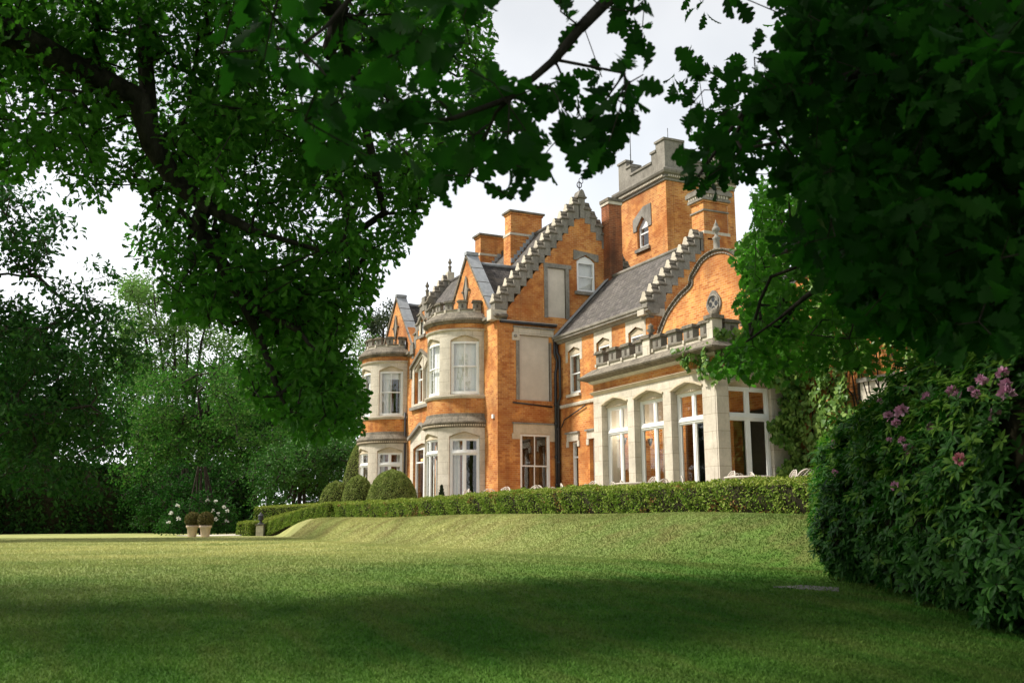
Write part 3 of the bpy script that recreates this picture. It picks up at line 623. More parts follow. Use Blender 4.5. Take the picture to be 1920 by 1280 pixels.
# --- the two round bays
def bay(cx, curt_up, curt_g, tint):
    U = Bow(cx, Y0, 1.53); Gd = Bow(cx, Y0, 1.60)
    wins = [(132, 173), (66, 114), (7, 48)]
    mb = MB(cyl=(cx, Y0, 1.55))
    def ring(fr, z0, z1, mat, holes=False, depth=0.25):
        if not holes: mb.box(fr, 0, 180, z0, z1, -depth, 0, mat); return
        ed = [0, 7, 48, 66, 114, 132, 173, 180]
        for i in (0, 2, 4, 6): mb.box(fr, ed[i], ed[i+1], z0, z1, -depth, 0, mat)
    # first floor
    ring(U, 3.8, 4.42, 'brick'); ring(U, 4.56, 6.55, 'stone', True); ring(U, 6.76, 6.92, 'stone'); ring(U, 7.0, 7.22, 'brick')
    ring(Gd, 0.0, 0.3, 'stone'); ring(Gd, 0.3, 3.0, 'stone', True); ring(Gd, 3.2, 3.36, 'stone')
    for fr, zb, zt in ((U, 6.55, 6.76), (Gd, 3.0, 3.2)):
        ed = [0, 7, 48, 66, 114, 132, 173, 180]
        for i in (0, 2, 4, 6): mb.box(fr, ed[i], ed[i+1], zb, zt, -0.25, 0, 'stone')
        for (a, b) in wins:       # shallow pointed heads: spandrels outside, recessed warm tympanum behind
            m_ = (a+b)/2; n = 8
            for i in range(n):
                x0, x1 = a+(b-a)*i/n, a+(b-a)*(i+1)/n
                h = lambda x: zb+0.02+(zt-zb-0.03)*(1-abs(x-m_)/(b-a)*2)**0.8
                mb.face([fr(x0, h(x0), 0), fr(x1, h(x1), 0), fr(x1, zt, 0), fr(x0, zt, 0)], 'stone')
                mb.face([fr(x0, h(x0), 0), fr(x1, h(x1), 0), fr(x1, h(x1), -0.1), fr(x0, h(x0), -0.1)], 'stone')
            mb.box(fr, a, b, zb-0.06, zt, -0.16, -0.09, 'stone_warm')
    for (a, b) in wins:
        mb.box(Gd, a, b, 2.94, 3.0, -0.09, -0.05, 'stone_warm')
    o = part(mb, 'round_bay')
    mb = MB()
    pU, pG = path_bow(cx, 1.53), path_bow(cx, 1.60)
    mb.sweep(pU, [(0, 4.40), (0.05, 4.42), (0.09, 4.48), (0.09, 4.53), (-0.1, 4.57), (-0.2, 4.5)], 'stone')
    mb.sweep(pU, [(0, 6.90), (0.06, 6.93), (0.08, 6.98), (0.0, 7.01), (-0.1, 6.95)], 'stone')
    mb.sweep(pU, [(0, 7.18), (0.06, 7.2), (0.12, 7.26), (0.18, 7.28), (0.18, 7.36), (0.14, 7.40), (-0.06, 7.60), (-0.3, 7.6), (-0.3, 7.3)], 'stone_old')
    mb.sweep(pG, [(0.0, 3.34), (0.05, 3.36), (0.05, 3.46), (0.12, 3.5), (0.12, 3.55), (-0.02, 3.74), (-0.04, 3.86), (-0.2, 3.86), (-0.2, 3.4)], 'stone_old')
    for i in range(62):
        a = 1.5+i*(177/61.0); mb.box(Gd, a-0.75, a+0.75, 3.385, 3.45, 0.03, 0.10, 'stone_warm')
    part(mb, 'cornice', parent=o)
    mb = MB(); P_ = Bow(cx, Y0, 1.38); crenels(mb, P_, 2, 178, 7.58, 7.76, 8.1, 8, -0.16, 0.0); part(mb, 'parapet', parent=o)
    mb = MB(); mb.lathe((cx, Y0, 7.5), [(0.0, 0.06), (1.3, 0.0)], 'lead', 24, False); part(mb, 'bay_roof', parent=o)
    for z in (3.78, 0.14, 7.1): mb = MB(); mb.lathe((cx, Y0, z), [(0.0, 0.0), (1.36, 0.0)], 'inside_pale' if z > 1 else 'floor', 24, False); part(mb, 'bay_floor' if z < 7 else 'bay_ceiling', parent=o)
    # small carved finial on the lower cornice
    mb = MB(); c_ = Gd(18, 3.72, 0.02); mb.lathe(c_, [(0, 0), (.13, 0), (.12, .1), (.07, .16), (.12, .24), (.05, .34), (.08, .4), (0, .48)], 'stone_old', 6); part(mb, 'finial', parent=o)
    for i, (a, b) in enumerate(wins):
        sash(U, a, b, 4.58, 6.52, -0.13, 'sash', vt=5.6, curtain=curt_up)
        sash(Gd, a, b, 0.32, 2.96, -0.13, 'cross', vt=2.44, curtain=curt_g)
bay(-34.35, 'blind', 'left', 0); bay(-42.55, 'both', 'sides', 0)
# wall-head cornice of the main block
mb = MB()
prof = [(0, 7.14), (0.05, 7.16), (0.1, 7.22), (0.16, 7.24), (0.16, 7.31), (0.1, 7.36), (-0.2, 7.40), (-0.2, 7.2)]
mb.sweep([(-32.72, Y0), (XK, Y0), (XK, Y0+0.35)], prof, 'stone_old'); part(mb, 'cornice'); mb = MB()
mb.sweep([(-37.6, Y0), (-36.05, Y0)], prof, 'stone_old'); part(mb, 'cornice'); mb = MB()
mb.sweep([(-40.9, Y0), (-40.5, Y0)], prof, 'stone_old'); part(mb, 'cornice')
# --- tower
TX0, TX1, TY0, TY1 = -34.42, -31.0, 22.0, 25.4
T = wallY(TY0); TR = wallX(TX1)
mb = MB()
twin = [(-33.13, 10.9), (-32.3, 10.9), (-32.3, 11.85), (-32.7, 12.24), (-33.13, 11.85)]
mb.wall(T, rect(TX0, TX1, 0.0, 13.3), [twin], 'brick', 0.35)
mb.box(TR, TY0+0.36, TY1, 0, 13.3, -0.35, 0, 'brick'); mb.box(wallX(TX0+0.3), TY0+0.36, TY1, 0, 13.3, -0.3, 0.0, 'brick'); mb.box(wallY(TY1), TX0+0.301, TX1-0.351, 0, 13.3, 0.001, 0.3, 'brick')
mb.slab([(TX0+.3, TY0+.36, 10.6), (TX1-.35, TY0+.36, 10.6), (TX1-.35, TY1-.3, 10.6), (TX0+.3, TY1-.3, 10.6)], 0.1, 'inside_pale')
mb.slab([(TX0+.1, TY0+.1, 13.9), (TX1-.1, TY0+.1, 13.9), (TX1-.1, TY1-.1, 13.9), (TX0+.1, TY1-.1, 13.9)], 0.1, 'lead')
tower = part(mb, 'tower')
loop = [(TX0, TY1), (TX0, TY0), (TX1, TY0), (TX1, TY1)]
mb = MB()
mb.sweep(loop, [(0, 13.24), (0.05, 13.26), (0.05, 13.34), (0.1, 13.36), (0.1, 13.46), (0.2, 13.52), (0.24, 13.6), (0.24, 13.68), (0.0, 13.8), (-0.3, 13.8), (-0.3, 13.3)], 'stone_grey')
for i in range(34): mb.box(T, TX0+0.05+i*0.1, TX0+0.11+i*0.1, 13.38, 13.46, 0.1, 0.15, 'stone'); mb.box(TR, TY0+0.05+i*0.1, TY0+0.11+i*0.1, 13.38, 13.46, 0.1, 0.15, 'stone')
part(mb, 'cornice', parent=tower)
mb = MB()
def stepped(fr, a, b, s=0.001):
    o_ = [(a, 13.76), (b, 13.76), (b, 14.95), (b-0.62, 14.95), (b-0.62, 14.62), (b-0.95, 14.62), (b-0.95, 14.22), (a+0.95, 14.22), (a+0.95, 14.62), (a+0.62, 14.62), (a+0.62, 14.95), (a, 14.95)]
    mb.prism(fr, o_, -0.3, 0.0-s, 'stone_grey')
    for (x0, x1, z) in ((b-0.62, b, 14.95), (b-0.95, b-0.62, 14.62), (a+0.95, b-0.95, 14.22), (a+0.62, a+0.95, 14.62), (a, a+0.62, 14.95)):
        mb.box(fr, x0-0.035, x1+0.035, z, z+0.09, -0.34, 0.05, 'stone_grey')
stepped(T, TX0, TX1); stepped(TR, TY0+0.301, TY1, 0.004); stepped(wallY(TY1-0.31), TX0, TX1-0.301); stepped(wallX(TX0+0.3), TY0+0.301, TY1-0.601)
part(mb, 'parapet', parent=tower)
mb = MB()
mb.prism(T, [(-33.38, 11.7), (-33.13, 11.7), (-33.13, 11.85), (-32.7, 12.24), (-32.3, 11.85), (-32.3, 11.7), (-32.05, 11.7), (-32.05, 12.62), (-32.6, 12.62), (-33.38, 12.22)], -0.02, 0.035, 'stone_grey'); part(mb, 'window_surround', parent=tower); mb = MB(); mb.box(T, -33.22, -32.2, 10.76, 10.9, -0.1, 0.09, 'stone_grey')
part(mb, 'window_sill', parent=tower); mb = MB(); mb.box(TR, 23.65, 23.95, 12.2, 13.1, 0.0, 0.05, 'stone_grey'); mb.lathe(TR(23.8, 12.3, 0.06), [(0, -.15), (.08, -.1), (.12, 0), (.06, .1), (0, .12)], 'stone_old', 6)
part(mb, 'carved_corbel', parent=tower)
sash(T, -33.11, -32.32, 10.92, 11.84, -0.16, 'slim', vt=11.55, apex=0.34)
mb = MB(); mb.tube([TR(24.85, 8.5, 0.1), TR(24.85, 12.9, 0.1)], 0.06, 'buff_iron', 8); mb.box(TR, 24.68, 25.02, 12.85, 13.05, 0.02, 0.2, 'buff_iron'); part(mb, 'drainpipe')
mb = MB(); mb.tube([(-33.75, 22.2, 14.2), (-33.75, 22.2, 16.9)], [0.025, 0.012], 'iron', 5)
for z in (15.3, 15.9): mb.tube([(-33.83, 22.2, z), (-33.75, 22.2, z-0.06)], 0.012, 'iron', 4)
part(mb, 'aerial', parent=tower); mb = MB(); mb.tube([(-31.3, 22.4, 14.9), (-31.3, 22.4, 15.6)], 0.015, 'iron', 5)
part(mb, 'lightning_rod', parent=tower)

# --- wing between the main block and the garden room
mb = MB()
ws = [(-30.86, -30.0), (-28.85, -28.0), (-26.82, -25.96)]
gl = [(-30.86, -30.24), (-29.45, -28.75)]
holes = [rect(a, b, 4.42, 6.13) for a, b in ws]+[rect(a, b, 0.7, 2.75) for a, b in gl]
holes += [rect(-23.9, -22.9, 0.2, 2.9), rect(-21.7, -20.3, 0.2, 2.9), rect(-16.75, -15.2, 0.9, 2.65)]
mb.wall(W, [(XK+0.001, -0.3), (-9.0, -0.3), (-9.0, 6.0), (-18.9, 6.0), (-19.35, 5.7), (-19.8, 6.2), (-20.47, 6.61), (-21.05, 6.83), (-21.1, 7.05), (-21.3, 7.22), (-21.67, 7.47), (-22.2, 7.56), (-22.73, 7.47), (-23.1, 7.22), (-23.3, 7.05), (-23.35, 6.83), (-23.93, 6.61), (-24.6, 6.2), (-25.05, 5.7), (XW, 5.7), (XW, 6.4), (XK+0.001, 6.4)], holes, 'brick', 0.3)
mb.wall(WG, [(Y1+0.31, 4.0), (21.9, 4.0), (21.9, 6.6), (19.62, 9.05), (Y1+0.31, 6.6)], [], 'brick', 0.3)
mb.box(wallY(21.9), XK, -9.0, -0.3, 6.3, 0, 0.3, 'brick')
mb.box(wallX(-9.0), Y1+0.31, 21.6, -0.3, 6, -0.3, 0, 'brick')
for z, mt in ((0.12, 'floor'), (3.6, 'inside_pale'), (6.0, 'inside_pale')): mb.slab([(XK+.01, Y1+.31, z), (-9.3, Y1+.31, z), (-9.3, 21.6, z), (XK+.01, 21.6, z)], 0.12, mt)
mb.box(wallY(19.6), XK+.01, -9.3, 0.13, 5.85, 0, 0.1, 'inside')
wing = part(mb, 'wing')
def dress(mb, nm='window_surround'):
    o = part(mb, nm, parent=wing); o.data.transform(Matrix.Translation((0, -0.011, 0)))
for a, b in ws:
    mb = MB(); mb.wall(W, rect(a-0.16, b+0.16, 5.6, 6.42), [[(a, 5.6), (b, 5.6), (b, 5.98), ((a+b)/2, 6.12), (a, 5.98)]], 'stone', 0.01)
    dress(mb); mb = MB(); mb.prism(W, [(a, 5.86), (b, 5.86), (b, 5.98), ((a+b)/2, 6.12), (a, 5.98)], -0.2, -0.08, 'stone_warm'); dress(mb, 'tympanum')
    mb = MB(); mb.box(W, a-0.03, b+0.03, 4.32, 4.42, -0.1, 0.08, 'stone'); dress(mb, 'window_sill')
for a, b in gl: mb = MB(); mb.box(W, a-0.1, b+0.1, 2.75, 3.02, -0.02, 0.04, 'stone'); mb.box(W, a-0.16, b+0.14, 3.02, 3.08, 0, 0.09, 'stone_grey'); mb.box(W, a-0.16, a-0.0, 2.55, 2.75, 0, 0.03, 'stone'); mb.box(W, b, b+0.14, 2.55, 2.75, 0, 0.03, 'stone'); dress(mb, 'window_lintel')
mb = MB(); mb.box(W, -16.95, -15.0, 2.65, 3.1, -0.02, 0.05, 'stone'); mb.box(W, -17.0, -14.95, 3.1, 3.2, 0, 0.12, 'stone_grey'); dress(mb, 'window_lintel')
for a, b in ws: sash(W, a+.01, b-.01, 4.43, 5.87, -0.13, 'plain', curtain='left')
for a, b in gl: sash(W, a+.01, b-.01, 0.7, 2.74, -0.2, 'slim', vt=2.2, curtain='blind')
sash(W, -16.74, -15.21, 0.91, 2.64, -0.2, 'cross', vt=2.1)
mb = MB()
mb.sweep([(XK+0.02, Y1), (XW+0.25, Y1)], [(0, 6.36), (0.06, 6.38), (0.1, 6.44), (0.2, 6.47), (0.2, 6.53), (0.24, 6.56), (0.24, 6.64), (-0.25, 6.7), (-0.25, 6.4)], 'stone_grey')
part(mb, 'cornice', parent=wing); mb = MB()
mb.sweep([(XK+0.02, Y1), (XC0, Y1)], [(0, 3.98), (0.06, 4.0), (0.07, 4.08), (0.0, 4.12), (-0.05, 4.05)], 'stone')
part(mb, 'string_course', parent=wing)
mb = MB()
mb.slab([(XK+0.001, Y1-0.18, 6.62), (XW-0.28, Y1-0.18, 6.62), (XW-0.28, 19.62, 9.12), (XK+0.001, 19.62, 9.12)], 0.1, 'tiles'); mb.slab([(XW-0.28, 22.1, 6.6), (XK+0.001, 22.1, 6.6), (XK+0.001, 19.62, 9.12), (XW-0.28, 19.62, 9.12)], 0.1, 'tiles')
mb.tube([(XK, 19.62, 9.13), (XW-0.3, 19.62, 9.13)], 0.08, 'stone_grey', 8)
a_, b_ = np.array([XK+0.03, Y1-0.2, 6.66]), np.array([XK+0.03, 19.6, 9.2])
mb.slab([a_, a_+(0.28, 0, 0), b_+(0.28, 0, 0), b_], 0.02, 'lead')
for s_ in (-1, 1): mb.slab([(-22.2, Y1+0.28, 7.4), (-22.2, 21.5, 7.4), (-22.2+s_*3.0, 21.5, 5.5), (-22.2+s_*3.0, Y1+0.28, 5.5)], 0.08, 'tiles')
mb.slab([(-19.2, Y1-0.1, 6.05), (-9, Y1-0.1, 6.05), (-9, 19.6, 8.2), (-19.2, 19.6, 8.2)], 0.1, 'tiles')
part(mb, 'roof')
mb = MB(); crow_steps(mb, WG, 17.28, 6.62, 19.46, 9.2, 9); crow_steps(mb, WG, 21.95, 6.6, 19.78, 9.2, 9)
mb.box(WG, 19.44, 19.8, 8.7, 9.35, -0.34, 0.02, 'stone_grey'); mb.box(WG, 17.14, 17.95, 6.36, 6.6, -0.34, 0.03, 'stone'); mb.box(WG, 17.5, 17.95, 6.6, 6.95, -0.3, 0.025, 'stone_grey')
part(mb, 'stepped_coping')
# shaped gable: moulded coping, quatrefoil, finial
mb = MB()
og = [(-25.05, 5.66), (-24.6, 6.2), (-23.93, 6.61), (-23.36, 6.83), (-23.3, 7.05), (-23.1, 7.22), (-22.73, 7.47), (-22.2, 7.56)]
og = og+[(-44.4-x, z) for x, z in og[-2::-1]]
def smooth_line(p, n=4):
    p = [np.array(q) for q in p]; o_ = []
    for i in range(len(p)-1):
        a0, a1, a2, a3 = p[max(i-1, 0)], p[i], p[i+1], p[min(i+2, len(p)-1)]
        for k in range(n):
            t = k/n; o_.append(0.5*((2*a1)+(-a0+a2)*t+(2*a0-5*a1+4*a2-a3)*t*t+(-a0+3*a1-3*a2+a3)*t**3))
    return o_+[p[-1]]
sl_ = smooth_line(og)
for a, b in zip(sl_, sl_[1:]):
    d = b-a; d /= np.linalg.norm(d)+1e-9; n_ = np.array([-d[1], d[0]]); e = d*0.012
    mb.prism(W, [tuple(a-n_*0.01-e), tuple(b-n_*0.01+e), tuple(b+n_*0.03+e), tuple(a+n_*0.03-e)], -0.2, 0.03, 'stone_old')
    mb.prism(W, [tuple(a+n_*0.032-e), tuple(b+n_*0.032+e), tuple(b+n_*0.065+e), tuple(a+n_*0.065-e)], -0.2, 0.08, 'stone_old')
    mb.prism(W, [tuple(a-n_*0.075-e), tuple(b-n_*0.075+e), tuple(b-n_*0.045+e), tuple(a-n_*0.045-e)], 0.002, 0.04, 'stone_grey')
part(mb, 'shaped_coping')
finial((-22.2, Y1+0.1, 7.6), 0.95, mat='stone_grey')
mb = MB(); c0 = (-22.28, 6.05); 
mb.prism(W, [(c0[0]+0.33*math.sin(t)*(1.0 if abs(math.cos(t)) < 0.8 else 0.72), c0[1]+(0.40 if abs(math.cos(t)) > 0.9 else 0.30)*math.cos(t)) for t in np.linspace(0, 2*math.pi, 17)[:-1]], 0.004, 0.05, 'stone_grey')
mb.tube([W(c0[0]+0.25*math.sin(t), c0[1]+0.25*math.cos(t), 0.06) for t in np.linspace(0, 2*math.pi, 21)], 0.035, 'stone_grey', 5)
for k_ in range(4):
    t = k_*math.pi/2; mb.prism(W, [(c0[0]+0.13*math.sin(t)+0.075*math.cos(s_), c0[1]+0.13*math.cos(t)+0.075*math.sin(s_)) for s_ in np.linspace(0, 2*math.pi, 9)[:-1]], 0.051, 0.056, 'iron')
mb.lathe(W(c0[0], 5.58, 0.05), [(0, 0), (.07, .03), (.05, .1), (0, .14)], 'stone_grey', 6)
part(mb, 'carved_quatrefoil')
# ornate chimney over the wing gable
mb = MB(); x0, x1, y0, y1 = -26.24, -25.58, 19.64, 20.62; fr = wallY(y0); d = y1-y0
mb.box(fr, x0-.05, x1+.05, 8.4, 9.3, -d-.05, .05, 'brick'); mb.box(fr, x0-.05, x1+.05, 9.3, 9.4, -d-.05, .05, 'stone'); mb.box(fr, x0, x1, 9.4, 10.4, -d, 0, 'brick')
for z, e, h, mt in ((10.1, .04, .05, 'stone_grey'), (10.4, .04, .07, 'brick'), (10.47, .09, .1, 'stone_grey'), (10.57, .05, .1, 'stone_old'), (10.67, .14, .14, 'stone_grey'), (10.81, .1, .07, 'stone_old')): mb.box(fr, x0-e, x1+e, z, z+h, -d-e, e, mt)
for i in range(6): mb.box(fr, x0-.02+i*.12, x0+.05+i*.12, 10.57, 10.67, .05, .1, 'stone')
for i in range(9): mb.box(wallX(x1), y0+.0+i*.11, y0+.07+i*.11, 10.57, 10.67, .05, .1, 'stone')
part(mb, 'chimney', 'ornate brick chimney with corbelled stone cap above the wing gable')

# --- garden room
mb = MB()
cw = [(-24.56, -23.18), (-22.85, -21.46), (-21.11, -19.76)]
mb.wall(C, rect(XC0, XC1, 0.0, 3.62), [arch(a, b, 0.35, 3.26, 0.17) for a, b in cw], 'stone', 0.319)
sw_ = arch(15.26, 16.58, 0.75, 3.26, 0.17)
mb.wall(CR, rect(Y2+0.321, Y1-0.01, 0.0, 3.62), [sw_], 'stone', 0.3)
CLf = Frame((XC0, 0, 0), (0, 1, 0), (-1, 0, 0))
mb.wall(CLf, rect(Y2+0.321, Y1-0.01, 0.0, 3.62), [], 'stone', 0.3)
mb.box(wallX(XC0+0.301), Y2+0.62, Y1-0.3, 0.3, 2.7, 0, 0.05, 'brick')      # brick feature wall indoors
mb.box(wallX(XC0+0.301), Y2+0.325, Y2+0.619, 0.3, 3.5, 0, 0.09, 'inside_pale'); mb.box(wallX(XC0+0.301), Y1-0.299, Y1-0.02, 0.3, 3.5, 0, 0.09, 'inside_pale'); mb.box(wallX(XC0+0.301), Y2+0.62, Y1-0.3, 2.701, 3.5, 0, 0.09, 'inside_pale')
for fr, a, b in ((C, XC0, XC1), (CR, Y2+0.301, Y1-.01), (CLf, Y2+0.301, Y1-.01)): mb.box(fr, a, b, 3.7, 3.95, -0.3, 0, 'brick')
mb.slab([(XC0+.3, Y2+.32, 3.66), (XC1-.3, Y2+.32, 3.66), (XC1-.3, Y1-.01, 3.66), (XC0+.3, Y1-.01, 3.66)], 0.08, 'inside_pale')
mb.slab([(XC0+.1, Y2+.1, 4.2), (XC1-.1, Y2+.1, 4.2), (XC1-.1, Y1-.01, 4.2), (XC0+.1, Y1-.01, 4.2)], 0.08, 'lead')
mb.slab([(XC0+.3, Y2+.32, 0.22), (XC1-.3, Y2+.32, 0.22), (XC1-.3, Y1-.01, 0.22), (XC0+.3, Y1-.01, 0.22)], 0.08, 'floor')
mb.box(C, -19.7, XC1+0.001, 0.0, 3.2, 0.001, 0.05, 'stone'); mb.box(CR, 14.86, 15.2, 0.0, 3.2, 0.001, 0.05, 'stone')
room = part(mb, 'garden_room')
loop = [(XC0, Y1-0.02), (XC0, Y2), (XC1, Y2), (XC1, Y1-0.02)]
mb = MB()
mb.sweep(loop, [(0, 3.60), (0.04, 3.62), (0.07, 3.66), (0.1, 3.68), (0.0, 3.72), (-0.1, 3.7), (-0.1, 3.62)], 'stone_warm')
mb.sweep(loop, [(0, 3.92), (0.06, 3.94), (0.1, 3.98), (0.12, 4.02), (-0.1, 4.04)], 'stone')
mb.sweep(loop, [(0.1, 4.0), (0.2, 4.03), (0.34, 4.08), (0.36, 4.12), (0.3, 4.15), (0.02, 4.36), (-0.2, 4.36), (-0.2, 4.05)], 'stone_old')
part(mb, 'cornice', parent=room)
mb = MB()
crenels(mb, C, XC0+0.2, -22.3, 4.36, 4.5, 4.87, 4, -0.2, 0.0, 0.56); crenels(mb, C, -21.85, XC1-0.16, 4.36, 4.5, 4.87, 4, -0.2, 0.0, 0.56)
crenels(mb, CR, Y2+0.35, Y1-0.3, 4.36, 4.5, 4.87, 3, -0.2, 0.0, 0.6)
for u_, z in ((-22.18, 4.82), (XC1-0.13, 4.86)):
    mb.box(C, u_-0.1, u_+0.24 if u_ < -20 else u_+0.13, 4.36, z, -0.26, 0.04, 'stone'); mb.box(C, u_-0.15, u_+0.29 if u_ < -20 else u_+0.18, z, z+0.09, -0.3, 0.09, 'stone_old')
part(mb, 'parapet', parent=room)
mb = MB(); mb.lathe((-22.06, Y2+0.1, 4.9), [(0, 0), (.1, 0), (.05, .08), (.13, .16), (.06, .22), (.09, .27), (0, .36)], 'stone_old', 6); part(mb, 'finial', parent=room)
mb = MB(); mb.lathe((XC1-0.08, Y2+0.1, 4.95), [(0.11, 0), (.12, .1), (.05, .16), (.0, .2)], 'stone_old', 6); part(mb, 'finial', parent=room)
for fr, a, b in [(C, *w) for w in cw]+[(CR, 15.26, 16.58)]:
    mb = MB(); m_ = (a+b)/2; q = (b-a)
    mb.prism(fr, [(a, 3.2), (b, 3.2), (b, 3.255), (b-q*.22, 3.36), (m_, 3.425), (a+q*.22, 3.36), (a, 3.255)], -0.26, -0.14, 'stone_warm')
    for s_ in (-1, 1): mb.prism(fr, [(m_, 3.43), (m_+s_*q*.28, 3.355), (m_+s_*q*.5, 3.255), (m_+s_*q*.52, 3.30), (m_+s_*q*.3, 3.40), (m_, 3.48)], -0.02, 0.035, 'stone_warm')
    for i in range(18): mb.box(fr, a+q*(i+.25)/18, a+q*(i+.75)/18, 3.20, 3.245, -0.14, -0.115, 'stone_warm')
    part(mb, 'window_hood', parent=room)
for a, b in cw: sash(C, a+.01, b-.01, 0.36, 3.21, -0.25, 'cross', vt=2.48)
sash(CR, 15.27, 16.57, 0.76, 3.21, -0.16, 'cross', vt=2.48)
mb = MB(); mb.box(W, -20.2, -19.55, 1.62, 1.66, 0.02, 0.10, 'lamp'); part(mb, 'wall_lamp', parent=room)
for x_, y_ in ((-24.6, 15.6), (-24.6, 16.5)):
    mb = MB(); mb.lathe((x_+.12, y_, 2.25), [(0, -.12), (.03, -.1), (.09, .1), (.08, .1), (0, 0.05)], 'iron', 10); part(mb, 'wall_lamp', parent=room)
    ll = bpy.data.lights.new('wall_lamp_light', 'POINT'); ll.energy = 9; ll.color = (1.0, 0.88, 0.7); ll.shadow_soft_size = 0.15
    lo = bpy.data.objects.new('wall_lamp_light', ll); COL.objects.link(lo); lo.location = (x_+.45, y_, 2.5)
# --- rainwater pipes
def pipe(pts, r, collars=(), n=8):
    mb = MB(); mb.tube(pts, r, 'iron', n)
    for c in collars: c = np.array(c, float); mb.tube([c, c+np.array([0, 0, .1])], r*1.35, 'iron', n)
    part(mb, 'drainpipe')
pipe([G(17.2, 6.55, 0.1), G(17.2, 6.0, 0.1), G(17.3, 5.75, 0.1), G(17.27, 5.5, 0.1), G(17.22, 5.3, 0.1), G(17.22, 0.2, 0.1)], 0.055, [G(17.22, z, .1) for z in (4.1, 3.4, 2.2, 1.2)])
pipe([(-31.5, Y1-0.1, 6.35), (-31.48, Y1-0.1, 6.05), (-31.3, Y1-0.1, 5.85), (-31.28, Y1-0.1, 4.4), (-31.45, Y1-0.1, 4.2), (-31.47, Y1-0.1, 0.2)], 0.05, [(-31.47, Y1-.1, z) for z in (3.2, 2.0, 1.0)])
pipe([G(15.5, 4.16, 0.05), G(17.1, 4.06, 0.05)], 0.03, n=6)
pipe([W(-31.3, 3.3, 0.06), W(-31.1, 3.55, 0.06), W(-29.6, 3.92, 0.06)], 0.022, n=6)
pipe([(-41.05, Y0-0.08, 7.9), (-41.05, Y0-0.08, 7.3)], 0.05); pipe([(-40.95, Y0-0.1, 4.7), (-40.95, Y0-0.1, 0.2)], 0.05)
mb = MB(); mb.box(A, -32.05, -31.93, 3.6, 3.74, 0, 0.06, 'paint'); part(mb, 'alarm_box')
# furniture glimpsed through the round bay
for x, y, rz in ((-33.9, 15.6, 0.4), (-34.9, 15.3, -.5)):
    fr = Frame((x, y, 0), (math.cos(rz), math.sin(rz), 0), (math.sin(rz), -math.cos(rz), 0))
    mb = MB(); mb.box(fr, -.35, .35, .5, .62, -.35, .35, 'orange_cloth'); mb.box(fr, -.35, .35, .62, 1.25, -.42, -.32, 'orange_cloth')
    for a in (-.3, .3):
        for b in (-.3, .3): mb.tube([fr(a, .16, b), fr(a, .5, b)], .02, 'iron', 5)
    part(mb, 'indoor_armchair')
for x0, x1 in ((-36.5, -32.6), (-44.4, -41.0)): mb = MB(); mb.box(wallY(16.3), x0, x1, 2.72, 2.80, 0, 0.06, 'lamp'); part(mb, 'lamp_strip')
# ------------------------------------------------------------------ foliage
from mathutils import noise as mnoise
rng = np.random.default_rng(7)
def unit(v): return v/np.maximum(1e-9, np.linalg.norm(v, axis=-1, keepdims=True))
def project(P):
    P = np.asarray(P, float); X = P[:, 0]*HX[0]+P[:, 1]*HY[0]; Yf = P[:, 0]*HX[1]+P[:, 1]*HY[1]; Z = P[:, 2]
    c, s = math.cos(PITCH), math.sin(PITCH); f = Yf*c+Z*s; u = -Yf*s+Z*c
    return 960+F_PX*(X*cr+u*sr)/f, 640-F_PX*(-X*sr+u*cr)/f, f
def inside(poly, x, y):
    r = np.zeros(len(x), bool); n = len(poly)
    for i in range(n):
        (x0, y0), (x1, y1) = poly[i], poly[(i+1) % n]
        if y0 == y1: continue
        k = ((y0 > y) != (y1 > y)) & (x < (x1-x0)*(y-y0)/(y1-y0)+x0); r ^= k
    return r
def leaf_mat(name, dark, mid, light, trans, tw=0.35, rough=0.55, spec=0.12, nscale=0.8):
    k = NT(name); g = k.n('ShaderNodeNewGeometry')
    c = k.ramp(g.outputs['Random Per Island'], (0.0, dark), (0.55, mid), (0.97, light))
    c = k.mix(k.ramp(k.noise(nscale, 3), (0.4, 0.0), (0.65, 0.55)), c, light)
    k.col(c); k.rough(rough, spec)
    t = k.n('ShaderNodeBsdfTranslucent'); t.inputs[0].default_value = (*trans, 1)
    m = k.n('ShaderNodeMixShader'); m.inputs[0].default_value = tw
    k.l(k.b.outputs[0], m.inputs[1]); k.l(t.outputs[0], m.inputs[2]); k.l(m.outputs[0], k.o.inputs[0]); M[name] = k.m
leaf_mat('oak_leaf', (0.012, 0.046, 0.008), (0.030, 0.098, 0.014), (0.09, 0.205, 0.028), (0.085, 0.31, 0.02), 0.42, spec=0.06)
leaf_mat('oak_leaf_shaded', (0.005, 0.017, 0.004), (0.010, 0.033, 0.007), (0.020, 0.060, 0.010), (0.035, 0.19, 0.012), 0.34, spec=0.03)  # near oak leaves: their shade is put into a darker copy of the green
leaf_mat('dark_leaf', (0.007, 0.024, 0.006), (0.016, 0.050, 0.010), (0.040, 0.10, 0.018), (0.02, 0.11, 0.012), 0.3, spec=0.05)
leaf_mat('laurel_leaf', (0.012, 0.044, 0.010), (0.032, 0.10, 0.020), (0.095, 0.20, 0.040), (0.04, 0.17, 0.018), 0.25, 0.45, 0.12)
leaf_mat('ash_leaf', (0.05, 0.12, 0.025), (0.10, 0.19, 0.045), (0.20, 0.29, 0.09), (0.13, 0.30, 0.05), 0.4)
leaf_mat('maple_leaf', (0.014, 0.052, 0.010), (0.034, 0.105, 0.017), (0.13, 0.22, 0.042), (0.05, 0.2, 0.02), 0.35, spec=0.06)
leaf_mat('conifer_leaf', (0.015, 0.03, 0.016), (0.03, 0.05, 0.022), (0.07, 0.085, 0.04), (0.02, 0.05, 0.015), 0.15)
leaf_mat('rhodo_leaf', (0.010, 0.042, 0.009), (0.024, 0.085, 0.014), (0.055, 0.15, 0.022), (0.035, 0.18, 0.014), 0.25, 0.45, 0.10)
